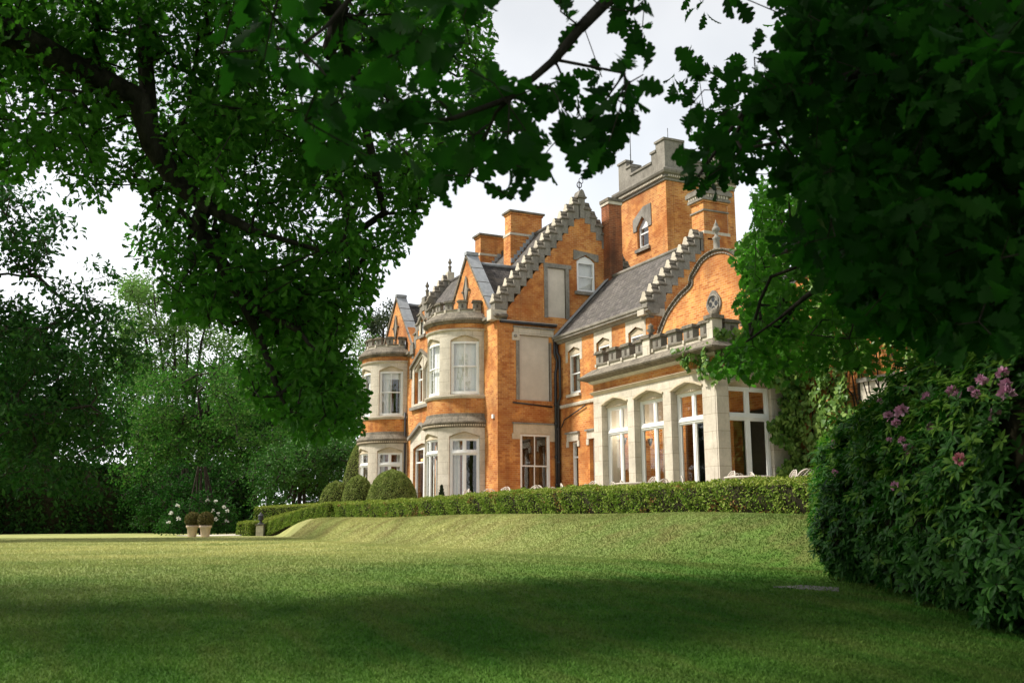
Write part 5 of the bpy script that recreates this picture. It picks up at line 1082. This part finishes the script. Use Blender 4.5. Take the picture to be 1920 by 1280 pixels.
# tall clipped hedge closing the lawn on the left
def mnz(P): return np.array([mnoise.noise(Vector(p*2.2)) for p in P])
def leafy_box(name, label, path, width, zb, zt, n, size, mats, cat='hedge', group=None, core=0.86, rough=0.05, wob=0.05, newtop=0.25, parent=None, tpl=OVAL, dryness=False):
    """clipped hedge along a path; zb, zt give bottom and top at each point"""
    P = np.array(path, float); seg = np.linalg.norm(np.diff(P, axis=0), axis=1); S = np.concatenate([[0], np.cumsum(seg)]); L = S[-1]
    def frame(s):
        x = np.interp(s, S, P[:, 0]); y = np.interp(s, S, P[:, 1]); e = 0.15
        dx = np.interp(s+e, S, P[:, 0])-np.interp(s-e, S, P[:, 0]); dy = np.interp(s+e, S, P[:, 1])-np.interp(s-e, S, P[:, 1]); l = np.hypot(dx, dy)+1e-9
        return x, y, dx/l, dy/l
    root = thing(name, (P[0, 0], P[0, 1], zb[0]), label, cat, group) if parent is None else parent
    m = max(3, int(L/0.3)); ss = np.linspace(0.04, L-0.04, m); x, y, tx, ty = frame(ss); b = np.interp(ss, S, zb); t = np.interp(ss, S, zt)
    V = []; hw = width/2*core
    for sgn, top in ((-1, 0), (-1, 1), (1, 1), (1, 0)): V.append(np.stack([x-ty*hw*sgn, y+tx*hw*sgn, (t-0.05 if top else b-0.1)], 1))
    V = np.stack(V, 1); F = []
    for i in range(m-1):
        for k in range(4): F.append((i*4+k, i*4+(k+1) % 4, i*4+4+(k+1) % 4, i*4+4+k))
    F += [(0, 1, 2, 3), ((m-1)*4+3, (m-1)*4+2, (m-1)*4+1, (m-1)*4)]
    npmesh('hedge_stems', V.reshape(-1, 3), np.array(F), ['hedge_core'], root)
    s = rng.uniform(0, L, n); h = np.mean(np.array(zt)-np.array(zb)); tot = 2*h+width; w = rng.uniform(0, tot, n)
    x, y, tx, ty = frame(s); b = np.interp(s, S, zb); t = np.interp(s, S, zt)
    side = np.where(w < h, -1, np.where(w < 2*h, 1, 0)); q = np.where(side == -1, w/h, np.where(side == 1, (w-h)/h, (w-2*h)/width*2-1))
    lump = wob*(np.sin(s*2.3+q*2)+np.sin(s*6.1+1.3*q*3+1)+0.8*np.sin(s*11.7+q*5))*0.4
    off = np.where(side == 0, q*width/2, side*(width/2+lump)); z = np.where(side == 0, t+lump*0.2, b+q*(t-b))
    endc = rng.random(n) < min(0.25, 1.2*width/L*0.5); e_s = np.where(rng.random(n) < 0.5, 0.0, L)
    s2 = np.where(endc, e_s, s); x2, y2, tx2, ty2 = frame(np.clip(s2, 0.01, L-0.01)); x = np.where(endc, x2, x); y = np.where(endc, y2, y); tx = np.where(endc, tx2, tx); ty = np.where(endc, ty2, ty)
    off = np.where(endc, rng.uniform(-1, 1, n)*width/2, off); b = np.interp(s2, S, zb); t = np.interp(s2, S, zt); z = np.where(endc, b+rng.random(n)*(t-b), z)
    inn = rng.exponential(rough, n)
    nx = np.where(side == 0, 0, -ty*side); ny = np.where(side == 0, 0, tx*side); nz = np.where(side == 0, 1.0, 0.15)
    es = np.where(s2 > L/2, 1.0, -1.0); nx = np.where(endc, tx*es, nx); ny = np.where(endc, ty*es, ny); nz = np.where(endc, 0.15, nz)
    Nn = np.stack([nx, ny, nz], 1); Pp = np.stack([x-ty*off, y+tx*off, z], 1)-Nn*(inn[:, None]-rough*0.6)
    D = rdir(n)+Nn*0.45; v, f = instance(tpl, Pp, D, Nn+rdir(n)*0.9, rng.uniform(0.7, 1.3, n)*size)
    dry = (mnz(Pp) > 0.30) & (side != 0) & (rng.random(n) < 0.6) if dryness else np.zeros(n, bool)
    fresh = ((side == 0) | (z > t-0.1*(t-b))) & (rng.random(n) < newtop*2.2) | (rng.random(n) < newtop*0.3)
    npmesh('foliage', v, f, mats, root, mat_idx=np.repeat(np.where(dry, 2, fresh.astype(int)), len(tpl[1])))
    return root
hl = [at(-420, 1000, 60), at(0, 1000, 62), at(300, 1000, 60), at(470, 1000, 58)]
leafy_box('hedge', 'tall dark clipped hedge along the far left side of the lawn', [p[:2] for p in hl], 1.6, [-0.7]*4, [3.3, 3.3, 2.9, 2.4], 30000, 0.24, ['dark_leaf', 'laurel_leaf'], rough=0.15, wob=0.25, newtop=0.08)
# white rhododendron by the pots
def blossoms(root, C, mat, r, per, size, name='flower_cluster'):
    for c in C:
        o = unit(rdir(per)+np.array([0, 0, 0.5]))
        v, f = instance(IVY, c+o*r*0.45, o+rdir(per)*0.5, rdir(per), rng.uniform(0.8, 1.2, per)*size); npmesh(name, v, f, [mat], root)
r_ = far_tree('white_rhododendron', 'dark shrub dotted with white flowers behind the clay pots', [(308, 1000), (312, 960), (345, 944), (385, 936), (415, 944), (440, 970), (446, 1000)], 47, 420, 0.17, 'dark_leaf', 375, 3, 0.6, 2.2, r0=0.04, group=None, cat='shrub')
blossoms(r_, [at(x, y, 45.6+rng.uniform(-.2, .3)) for x, y in [(321, 962), (330, 955), (333, 948), (337, 958), (335, 972), (325, 975), (389, 938), (397, 941), (404, 940), (410, 944), (421, 950), (413, 952), (399, 957), (398, 963), (409, 963), (402, 968), (405, 973), (420, 962), (426, 958), (404, 979), (425, 977), (423, 986), (316, 980)][::2]], 'white_petal', 0.075, 14, 0.085)

# --- box hedges
Yh = 10.4
hx = np.array([-35.2, -33, -30, -27, -24, -21, -18, -15.5, -13, -11, -9.4]); 
leafy_box('box_hedge', 'long low box hedge along the edge of the terrace', [(x, Yh+0.04*math.sin(x)) for x in hx], 0.62, [float(ground_z(x, Yh-.3))-0.05 for x in hx], [0.62+0.02*math.sin(x*1.7)-0.012*max(0, x+17) for x in hx], 95000, 0.046, ['box_leaf', 'box_new_leaf', 'dry_leaf'], group='box hedges round the terrace', wob=0.15, rough=0.085, newtop=0.3, core=0.74, dryness=True)
gz_ = lambda x, y: float(ground_z(x, y))
pA = [(-35.3, 10.25), (-37.5, 10.0), (-39.5, 9.75), (-41.3, 9.55), (-42.6, 9.45)]
leafy_box('box_hedge', 'box hedge sloping down the bank from the terrace to the stone pier', pA, 0.8, [gz_(*p)-0.08 for p in pA], [0.68, 0.52, 0.3, 0.08, -0.05], 34000, 0.05, ['box_leaf', 'box_new_leaf'], group='box hedges round the terrace', newtop=0.35)
pB = [at(455, 990, 43), at(470, 990, 43.2), at(482, 990, 43.4)]
leafy_box('box_hedge', 'short rounded stub of box hedge left of the stone pier', [p[:2] for p in pB], 0.9, [-0.65]*3, [-0.02, 0.02, 0.02], 7000, 0.055, ['box_leaf', 'box_new_leaf'], group='box hedges round the terrace', newtop=0.35)
pC = [at(488, 960, 48), at(560, 960, 46.5), at(640, 950, 45)]
leafy_box('box_hedge', 'flat topped box hedge at the back of the ramp behind the sloping hedges', [p[:2] for p in pC], 0.8, [-0.2, 0.0, 0.1], [0.68, 0.74, 0.82], 16000, 0.055, ['box_leaf', 'box_new_leaf'], group='box hedges round the terrace', newtop=0.45)
pD = [at(486, 985, 45), at(540, 970, 44), at(640, 946, 42.5)]
leafy_box('box_hedge', 'narrow sloping box hedge on the far side of the path', [p[:2] for p in pD], 0.6, [-0.6, -0.4, 0.0], [0.0, 0.36, 0.72], 16000, 0.055, ['box_leaf', 'box_new_leaf'], group='box hedges round the terrace', newtop=0.45)
# --- clipped yew domes
def dome(label, px, d, r, ztop, n, power=2.4, cone=False):
    c = at(px, 930, d); zb = 0.05; h = ztop-zb; root = thing('topiary_dome', (c[0], c[1], zb), label, 'topiary', 'clipped yew domes')
    t = np.linspace(0, 1, 18); prof = (1-t**power)**(1/1.9) if not cone else (1-t)**0.62
    V, F = [], []; k = 28
    for i, q in enumerate(t):
        for j in range(k):
            a = 2*math.pi*j/k; V.append((c[0]+r*0.955*prof[i]*math.cos(a), c[1]+r*0.955*prof[i]*math.sin(a), zb+h*0.97*q))
    for i in range(len(t)-1):
        for j in range(k): F.append((i*k+j, i*k+(j+1) % k, (i+1)*k+(j+1) % k, (i+1)*k+j))
    npmesh('hedge_stems', np.array(V), np.array(F), ['hedge_core'], root, smooth=True)
    q = rng.random(n)**0.8; a = rng.uniform(0, 2*math.pi, n); pr = np.interp(q, t, prof); dp = np.interp(np.clip(q+.02, 0, 1), t, prof)-np.interp(np.clip(q-.02, 0, 1), t, prof)
    N = unit(np.stack([np.cos(a), np.sin(a), -dp/0.04*r/h], 1)); bumpy = 0.02*np.sin(a*7+q*9)+0.015*np.sin(a*13-q*17)
    P = np.stack([c[0]+(r+bumpy)*pr*np.cos(a), c[1]+(r+bumpy)*pr*np.sin(a), zb+h*q], 1)-N*rng.exponential(0.02, n)[:, None]
    v, f = instance(OVAL, P, rdir(n)+N*0.35, N+rdir(n)*0.8, rng.uniform(.7, 1.3, n)*0.05); npmesh('foliage', v, f, ['yew_leaf'], root)
dome('largest clipped yew dome beside the nearer round bay', 735, 35.5, 0.93, 1.80, 28000)
dome('middle sized clipped yew dome between two others', 672, 37.6, 0.66, 1.70, 15000)
dome('smallest clipped yew dome, the leftmost in the row', 630, 40.0, 0.70, 1.58, 12000)
dome('tall yew cone rising behind the domes against the far bay', 684, 48.5, 1.25, 4.0, 24000, power=1.7)
# --- pots, pier, little conifer
def pot(px, d, label):
    c = at(px, 1004, d); c[2] = gz_(c[0], c[1]); root = thing('planter', c, label, 'planter', 'clay pots with clipped box balls')
    mb = MB(); mb.lathe(c, [(0, 0.0), (.155, 0.0), (.16, .03), (.2, .34), (.235, .36), (.245, .41), (.235, .45), (.21, .45), (.2, .40), (0, .39)], 'terracotta', 24); mb.build('pot', root)
    n = 4200; o = rdir(n)*np.array([1, 1, 1.02]); P = c+np.array([0, 0, .66])+o*0.275*rng.uniform(.86, 1.06, (n, 1)); v, f = instance(OVAL, P, rdir(n)+o*.6, o+rdir(n)*.8, rng.uniform(.7, 1.3, n)*.05); npmesh('foliage', v, f, ['pot_box_leaf'], root)
    mb = MB(); mb.tube([c+np.array([0, 0, .38]), c+np.array([0, 0, .7])], .02, 'bark', 6); mb.lathe(c+np.array([0, 0, .66]), [(0, -.24), (.16, -.18), (.24, 0), (.16, .18), (0, .24)], 'hedge_core', 12); mb.build('stem', root)
    return root
pot(360, 41.2, 'clay pot with a clipped box ball, the left one of the pair'); pot(384.5, 40.6, 'clay pot with a clipped box ball, the right one of the pair')
c = at(488, 1002, 42.6); c[2] = gz_(c[0], c[1]); root = thing('stone_pier', c, 'small stone pier with a dark lantern at the foot of the sloping hedges', 'pier')
mb = MB(); fr = Frame((c[0], c[1], c[2]), (HX[0], HY[0], 0), (-HX[1], -HY[1], 0)); mb.box(fr, -.15, .15, 0, .42, -.15, .15, 'stone'); mb.box(fr, -.19, .19, .42, .48, -.19, .19, 'stone_old'); mb.build('pier', root)
mb = MB(); mb.lathe(c+np.array([0, 0, .48]), [(0, 0), (.15, 0), (.06, .06), (.05, .14), (.12, .17), (.1, .32), (.14, .33), (.04, .43), (0, .5)], 'iron', 8, False); mb.build('lantern', root)
c = at(828, 925, 33.2); c[2] = 0.135; root = thing('potted_conifer', c, 'little pointed conifer in a pot at the foot of the near round bay', 'potted tree')
mb = MB(); mb.lathe(c, [(0, 0), (.14, 0), (.18, .3), (.16, .3), (.15, .27), (0, .27)], 'terracotta', 14); mb.build('pot', root)
n = 1500; q = rng.random(n); a = rng.uniform(0, 6.28, n); P = np.stack([c[0]+.2*(1-q)*np.cos(a)*rng.uniform(.5, 1.1, n), c[1]+.2*(1-q)*np.sin(a)*rng.uniform(.5, 1.1, n), c[2]+.27+q*.75], 1); v, f = instance(OVAL, P, rdir(n)+np.array([0, 0, .6]), rdir(n), np.full(n, .06)); npmesh('foliage', v, f, ['conifer_leaf'], root)

# --- rhododendrons on the right
def rhodo(label, balls, n, per, size, flowers, new=0.2, nm='rhododendron_bush'):  # new: share of whorls coloured as sunlit
    c0 = at(balls[0][0], 1040, balls[0][2]); c0[2] = gz_(c0[0], c0[1]); root = thing(nm, c0, label, 'shrub', 'rhododendrons along the right')
    B = [(at(px, py, d), np.array([rx, rx, rz])) for px, py, d, rx, rz in balls]; tw = np.array([b[1][0]**2 for b in B]); idx = rng.choice(len(B), n, p=tw/tw.sum())
    o = rdir(n); C = np.array([b[0] for b in B])[idx]; Rr = np.array([b[1] for b in B])[idx]
    lump = 1+0.10*np.sin(o[:, 0]*7+C[:, 0])*np.sin(o[:, 1]*6+1)+0.08*np.sin(o[:, 2]*11+o[:, 0]*5)
    P = C+o*Rr*(lump*rng.uniform(0.80, 1.03, n))[:, None]; keep = np.ones(n, bool)
    for b, r in B: keep &= (np.sum(((P-b)/r)**2, 1) > 0.52)
    keep &= P[:, 2] > ground_z(P[:, 0], P[:, 1])+0.03; P = P[keep]; o = unit(o[keep]/Rr[keep]); m = len(P)
    N = unit(o*0.8+np.array([0, 0, 0.75])+rdir(m)*0.3); a0 = rng.uniform(0, 6.28, m)
    e1 = unit(np.cross(N, rdir(m))); e2 = np.cross(N, e1); LP, LD, LN = [], [], []
    for k in range(per):
        a = a0+k*2*math.pi/per+rng.normal(size=m)*0.15; tilt = rng.uniform(-0.2, 1.1, m)[:, None]
        r_ = e1*np.cos(a)[:, None]+e2*np.sin(a)[:, None]; LP.append(P+r_*0.008); LD.append(r_+N*tilt+np.array([0, 0, -0.12])); LN.append(N-r_*tilt)
    LP, LD, LN = map(np.concatenate, (LP, LD, LN)); v, f = instance(LANCE, LP, LD, LN, rng.uniform(.7, 1.15, len(LP))*size)
    lit_tips = np.tile(rng.random(m) < new*np.clip(0.4+P[:, 2]*0.8, 0.15, 1.5), per); npmesh('foliage', v, f, ['rhodo_leaf', 'rhodo_lit_leaf'], root, mat_idx=np.repeat(lit_tips.astype(int), len(LANCE[1])))  # brighter whorls towards the top: sunlight on the tips put into their colour
    tips = P[rng.random(m) < 0.25]
    v, f = grow([([c0+rng.normal(size=3)*[.2, .2, 0], b[0]-[0, 0, b[1][2]*.2], b[0]+[0, 0, b[1][2]*.5]], [.04, .025, .01]) for b in B], tips, 0.004, 0.35, 0.1, 0.4, 0.03); npmesh('stems', v, f, ['bark'], root, smooth=True)
    V, F = [], []; mbk = MB()
    for b, r in B: mbk.lathe(b, [(r[0]*.72*math.cos(t), r[2]*.72*math.sin(t)) for t in np.linspace(-1.5, 1.5, 9)], 'hedge_core', 12)
    mbk.build('inner_twigs', root)
    for (px, py, d, s_, mt) in flowers:       # set each flower head on the outside of the leaves
        r3 = ray(px, py); best = d
        hits = []
        for b, r in B:
            e = r*0.99; A_ = np.sum((r3/e)**2); H_ = np.sum(r3*b/e**2); C_ = np.sum((b/e)**2)-1; q = H_*H_-A_*C_
            if q > 0: hits.append((H_-math.sqrt(q))/A_)
        best = min(hits) if hits else d
        blossoms(root, [r3*(best-0.10)], mt, 0.05*s_*best/9, 34, 0.034*s_*best/9)
    return root
fl = [(1887, 738, 7.0, 1.5, 'pink_petal'), (1885, 722, 7.0, 1.1, 'pink_petal'), (1866, 778, 7.6, 1.2, 'pink_petal'), (1880, 700, 7.6, 1.1, 'pink_petal'), (1838, 712, 8.6, .9, 'pink_petal'), (1846, 716, 8.6, .8, 'pink_petal'), (1786, 734, 9.5, 1.1, 'pink_petal'), (1794, 740, 9.5, .8, 'pink_petal'), (1736, 744, 10.6, .9, 'pink_petal'), (1692, 770, 11.4, 1.1, 'pink_petal'), (1684, 774, 11.4, .8, 'pink_petal'), (1667, 781, 11.5, 1.0, 'pink_petal'), (1680, 793, 11.3, .8, 'pink_petal'), (1800, 861, 7.9, 1.05, 'coral_petal'), (1704, 842, 9.9, 1.0, 'pink_petal'), (1692, 826, 10.3, .7, 'pink_petal'), (1679, 912, 9.6, .9, 'pink_petal'), (1668, 825, 11, .6, 'pink_petal'), (1830, 738, 8.5, .8, 'pink_petal'), (1698, 728, 11.6, .6, 'pink_petal'), (1744, 799, 9.5, .7, 'pink_petal'), (1820, 730, 8.8, .6, 'pink_petal'), (1760, 678, 10.5, .6, 'pink_petal'), (1650, 752, 12.2, .6, 'pink_petal')]
fl2 = [(1567, 835, 12.4, 1.0, 'pink_petal'), (1575, 830, 12.5, .7, 'pink_petal'), (1565, 886, 11.8, .6, 'pink_petal')]
rhodo('rounded rhododendron with pale sunlit tips where the box hedge ends', [(1640, 985, 11.6, .62, .8), (1602, 955, 12.2, .44, .8), (1600, 1010, 11.4, .36, .5), (1690, 970, 11.2, .72, .95), (1660, 890, 12.9, .75, .75), (1605, 880, 13.2, .5, .55)], 6400, 8, 0.085, fl2, 0.45)
rhodo('tall rhododendron with pink flower heads filling the right edge', [(1760, 945, 10.5, .75, 1.1), (1830, 935, 9.8, .8, 1.15), (1900, 925, 9.3, .85, 1.2), (1985, 910, 8.9, .95, 1.35), (1785, 850, 11.4, .95, 1.0), (1712, 845, 12.3, .85, .7), (1870, 795, 10.4, 1.0, 1.0), (2060, 870, 8.6, 1.1, 1.4)], 12000, 8, 0.098, fl, 0.34)
# soil bed under them
ed = [(1548, 1050), (1600, 1064), (1660, 1086), (1720, 1110), (1790, 1138), (1860, 1160), (1960, 1192), (2100, 1236)]; mb = MB(); pts = []
def on_ground(px, py):
    lo, hi = 3.0, 40.0
    for _ in range(40):
        m_ = (lo+hi)/2; p = at(px, py, m_)
        if p[2] > gz_(p[0], p[1]): lo = m_
        else: hi = m_
    return at(px, py, lo)
pts = [on_ground(*e) for e in ed]
BED = [(p[0], p[1]) for p in pts]+[(pts[-1][0]+4, pts[-1][1]+2), tuple((pts[0]+heading(3.5, 2.0))[:2])]
for a, b in zip(pts, pts[1:]):
    for k in range(5):
        q = []
        for p, s_ in ((a, k), (b, k), (b, k+1), (a, k+1)):
            w = p+heading(0.30*s_, 0.22*s_); q.append((w[0], w[1], gz_(w[0], w[1])+(0.03 if s_ else 0.006)))
        mb.face(q, 'soil', True)
tag(mb.build('soil_bed'), None, None, kind='structure')

# --- ivy over the end of the garden room and the wall beyond
def ivy(label, patches, n, size):
    root = None; Ls = []
    for (o, ud, nd, u0, u1, v0, v1, th, share, fn) in patches:
        m = int(n*share); u = rng.uniform(u0, u1, m); v_ = rng.uniform(v0, v1, m); k = fn(u, v_) if fn else np.ones(m, bool); u, v_ = u[k], v_[k]; m = len(u)
        dep = th*(0.35+0.65*np.abs(np.sin(u*2.3+1)*np.sin(v_*1.9+.5*u))+0.25*np.sin(u*7)*np.sin(v_*6))*rng.uniform(.55, 1.0, m)
        P = np.array(o)[None]+np.array(ud)[None]*u[:, None]+np.array(nd)[None]*np.maximum(.03, dep)[:, None]+np.array([0, 0, 1.0])*v_[:, None]
        N = np.array(nd)[None]+rdir(m)*.55+np.array([0, 0, .45]); D = np.array([0, 0, -.9])+rdir(m)*.7; Ls.append(instance(IVY, P, D, N, rng.uniform(.6, 1.25, m)*size))
    root = thing('ivy', (-17.5, Y1-0.1, 0.1), label, 'climber'); v, f, _ = join(Ls); npmesh('foliage', v, f, ['ivy_leaf'], root)
    V0, V1 = [], []
    for i in range(26): 
        x = rng.uniform(-19, -14.5); zz = 0.1
        for j in range(9): q = np.array([x, Y1-.06, zz]); x += rng.normal()*.18; zz += .55; V0.append(q); V1.append(np.array([x, Y1-.06, zz]))
    V0, V1 = np.array(V0), np.array(V1); v, f = tubes(V0, V1, np.full(len(V0), .02), np.full(len(V0), .016)); npmesh('stems', v, f, ['bark'], root, smooth=True)
wav = lambda u, v: 0.25*np.sin(u*3.1)+0.2*np.sin(v*4.3+u)
ivy('ivy smothering the end of the garden room and the brick wall beyond', [
    ((0, Y1, 0), (1, 0, 0), (0, -1, 0), -19.1, -13.5, 0.1, 5.9, 0.7, .62, lambda u, v: (v < 5.6+wav(u, v)) & ~((u > -17.1) & (u < -15.0) & (v > 2.55) & (v < 3.6+.3*np.sin(u*5))) & ~((u > -17.6+.5*np.sin(v*3)) & (v > 4.1) & (v < 5.2) & (np.sin(u*4+v*3) > 0.2))),
    ((0, Y1, 0), (1, 0, 0), (0, -1, 0), -21.2, -19.1, 4.3, 7.6, 0.4, .14, lambda u, v: (u > -20.9+0.55*(7.4-v)+0.3*np.sin(v*5)) | ((u > -20.2) & (v < 5.0))),
    ((XC1, 0, 0), (0, 1, 0), (1, 0, 0), 16.15, 17.4, 0.2, 4.9, 0.55, .16, lambda u, v: (u > 16.45+0.25*np.sin(v*5)+0.1*np.sin(v*13)) | (v > 3.75+wav(u, v)*.5)),
    ((XC1, 0, 0), (0, 1, 0), (1, 0, 0), 14.8, 16.6, 3.2, 4.6, 0.45, .06, lambda u, v: v > 3.55+0.3*np.sin(u*8)+0.12*np.sin(u*21)),
    ((0, Y2, 0), (1, 0, 0), (0, -1, 0), -20.6, -19.1, 3.0, 4.3, 0.42, .035, lambda u, v: (v > 3.95-0.75*np.clip((u+20.6)/1.5, 0, 1)**1.5+.15*np.sin(u*11)) & (v < 4.25) )], 17000, 0.13)
# ------------------------------------------------------------------ garden furniture on the terrace
ZT = 0.135
def make_chair():
    t = thing('garden_chair', (0, 0, 0), '', 'chair', 'cream lattice chairs on the terrace')
    L = Frame((0, 0, 0), (1, 0, 0), (0, -1, 0))
    mb = MB(); mb.lathe((0, 0, .415), [(0, .0), (.225, .0), (.235, .012), (.225, .028), (0, .028)], 'chair_paint', 20); mb.build('seat', t)
    hoop = [np.array([.235*math.cos(a)*1.08, .2+.07*math.sin(a)*max(0, math.sin(a)), .44+.40*max(0, math.sin(a))**0.62]) for a in np.linspace(math.pi, 0, 17)]
    mb = MB(); mb.tube(hoop, .013, 'chair_paint', 6); mb.build('back_frame', t)
    mb = MB()
    def bk(u, v): return np.array([u, .2+.07*(v/.40)**2, .44+v])
    def lim(u): return .40*max(0.0, 1-(abs(u)/.254)**2)**0.31-.012
    for k in range(-6, 7):
        for s_ in (-1, 1):
            line = [(k*.075+s_*t_, t_) for t_ in np.linspace(0.01, .40, 24)]; run = [bk(u, v) for u, v in line if abs(u) < .25 and v < lim(u)]
            if len(run) > 1: mb.tube([run[0], run[len(run)//2], run[-1]], .006, 'chair_paint', 4)
    mb.build('backrest', t)
    for s_ in (-1, 1):
        mb = MB(); mb.tube([(s_*.25, .21, .66), (s_*.275, .05, .65), (s_*.27, -.14, .62), (s_*.245, -.2, .55), (s_*.215, -.15, .43)], .012, 'chair_paint', 6); mb.build('armrest', t)
        mb = MB(); mb.tube([(s_*.17, -.15, .415), (s_*.2, -.19, .2), (s_*.21, -.21, 0)], .012, 'chair_paint', 6); mb.build('leg', t)
        mb = MB(); mb.tube([(s_*.17, .16, .415), (s_*.2, .22, .2), (s_*.21, .26, 0)], .012, 'chair_paint', 6); mb.build('leg', t)
    return t
def make_table():
    t = thing('garden_table', (0, 0, 0), '', 'table', 'round cream tables on the terrace')
    mb = MB(); mb.lathe((0, 0, .68), [(0, 0), (.5, 0), (.515, .015), (.5, .035), (0, .035)], 'chair_paint', 32); mb.build('table_top', t)
    mb = MB(); mb.lathe((0, 0, .02), [(.05, 0), (.035, .2), (.03, .5), (.05, .66)], 'chair_paint', 10); mb.build('pedestal', t)
    for k in range(3):
        a = k*2.094; mb = MB(); mb.tube([(0, 0, .18), (.2*math.cos(a), .2*math.sin(a), .1), (.34*math.cos(a), .34*math.sin(a), .0)], .015, 'chair_paint', 6); mb.build('leg', t)
    return t
chair0, table0 = make_chair(), make_table(); used = []
def put(px, py, rz, label, ztop=.99):
    r = ray(px, py); p = r*((ztop)/r[2]); y = min(14.0, max(11.6, p[1])); p = r*(y/r[1]); loc = (p[0], p[1], ZT)
    # aim the chair: rz is the way it faces, measured from the camera's side
    if not used: chair0.location = loc; chair0.rotation_euler = (0, 0, rz); chair0['label'] = label; used.append(1)
    else: copy_thing(chair0, loc, rz, label)
V_ = 1.1   # turning about the vertical: 0 shows a chair's front to the house's garden side
for px, py, rz, label in [
    (863, 915, 0.4, 'cream lattice chair before the near round bay, left of two'),
    (887, 917, 2.6, 'cream lattice chair at the right of the near round bay window'),
    (921, 915, 2.0, 'cream lattice chair before the lit brick pier, lowest of its trio'),
    (937, 911, 0.9, 'cream lattice chair with its back towards us at the corner of the house'),
    (957, 914, 2.7, 'cream lattice chair just right of the house corner'),
    (998, 908, 1.2, 'cream lattice chair in front of the left half of the ground floor sash window'),
    (1020, 911, 2.9, 'cream lattice chair in front of the right half of the ground floor sash window'),
    (1041, 913, 2.2, 'cream lattice chair at the foot of the black drainpipes'),
    (1070, 905, 3.4, 'cream lattice chair under the narrow window right of the drainpipes'),
    (1097, 900, 0.7, 'cream lattice chair just left of the first pale stone pier'),
    (1113, 905, 2.4, 'cream lattice chair against the first pale stone pier'),
    (1166, 903, 3.6, 'cream lattice chair before the first tall window of the garden room'),
    (1184, 899, 3.0, 'cream lattice chair before the second stone pier of the garden room'),
    (1206, 892, 0.5, 'cream lattice chair standing tallest before the second tall garden room window'),
    (1230, 897, -0.6, 'cream lattice chair at the right of the second tall garden room window'),
    (1300, 890, 3.1, 'cream lattice chair alone before the third tall garden room window'),
    (1351, 881, 0.35, 'cream lattice chair with slanting back before the corner pier'),
    (1370, 887, -0.9, 'cream lattice chair half hidden behind the slanting one at the corner pier'),
    (1432, 886, 3.3, 'cream lattice chair seen over the table before the side window'),
    (1466, 879, 0.25, 'cream lattice chair with its wide back to us at the right of the table'),
    (1505, 884, -1.2, 'cream lattice chair seen edge on beside the ivy, rightmost of all')]:
    put(px, py, rz+YAW-1.1, label)
tb = [(1405, 893, 'round cream table before the side window of the garden room'), (1195, 905, 'round cream table before the second tall garden room window'), (1008, 920, 'round cream table below the ground floor sash window')]
for i, (px, py, label) in enumerate(tb):
    r = ray(px, py); p = r*(.85/r[2]); y = min(13.4, max(11.9, p[1])); p = r*(y/r[1])
    if i == 0: table0.location = (p[0], p[1], ZT); table0['label'] = label
    else: copy_thing(table0, (p[0], p[1], ZT), 0.3*i, label)

# ------------------------------------------------------------------ grass blades on the near lawn
n = 520000; f_ = 3.6*np.exp(rng.random(n)**1.15*math.log(40/3.6)); x_ = f_*rng.uniform(-0.62, 0.62, n); X = HX[0]*x_+HX[1]*f_; Yy = HY[0]*x_+HY[1]*f_
foot = np.interp(X, FOOT_X, FOOT_Y); keep = (Yy < 9.9) & (X < 2)
keep &= ~inside(BED, X, Yy)
keep &= ~((Yy > foot-0.3) & (f_ > 9+rng.random(n)*4))
X, Yy, f_ = X[keep], Yy[keep], f_[keep]; m = len(X); Z = ground_z(X, Yy)
# the bank has its own close turf
nb = 230000; bx = rng.uniform(-36, -8.8, nb)**1; by = rng.uniform(7.0, 10.1, nb); kb = (by > np.interp(bx, FOOT_X, FOOT_Y)-0.7)
bx, by = bx[kb], by[kb]; X = np.concatenate([X, bx]); Yy = np.concatenate([Yy, by]); f_ = np.concatenate([f_, np.full(len(bx), 12.0)]); m = len(X); Z = ground_z(X, Yy)
hgt = rng.uniform(.012, .03, m)*(0.75+np.minimum(f_, 20)*0.025)*np.clip((44-f_)/14, .3, 1); wd = hgt*0.16+0.0012*f_*0.35; a = rng.uniform(0, 6.28, m); ln = rng.normal(size=(m, 2))*0.45*hgt[:, None]
B = np.stack([X, Yy, Z-0.003], 1); s_ = np.stack([np.cos(a)*wd, np.sin(a)*wd, np.zeros(m)], 1); tp = B+np.stack([ln[:, 0], ln[:, 1], hgt], 1)
V = np.stack([B-s_, B+s_, tp], 1).reshape(-1, 3); go = npmesh('grass', V, np.arange(m*3).reshape(-1, 3), ['grass_blade']); go['kind'] = 'stuff'
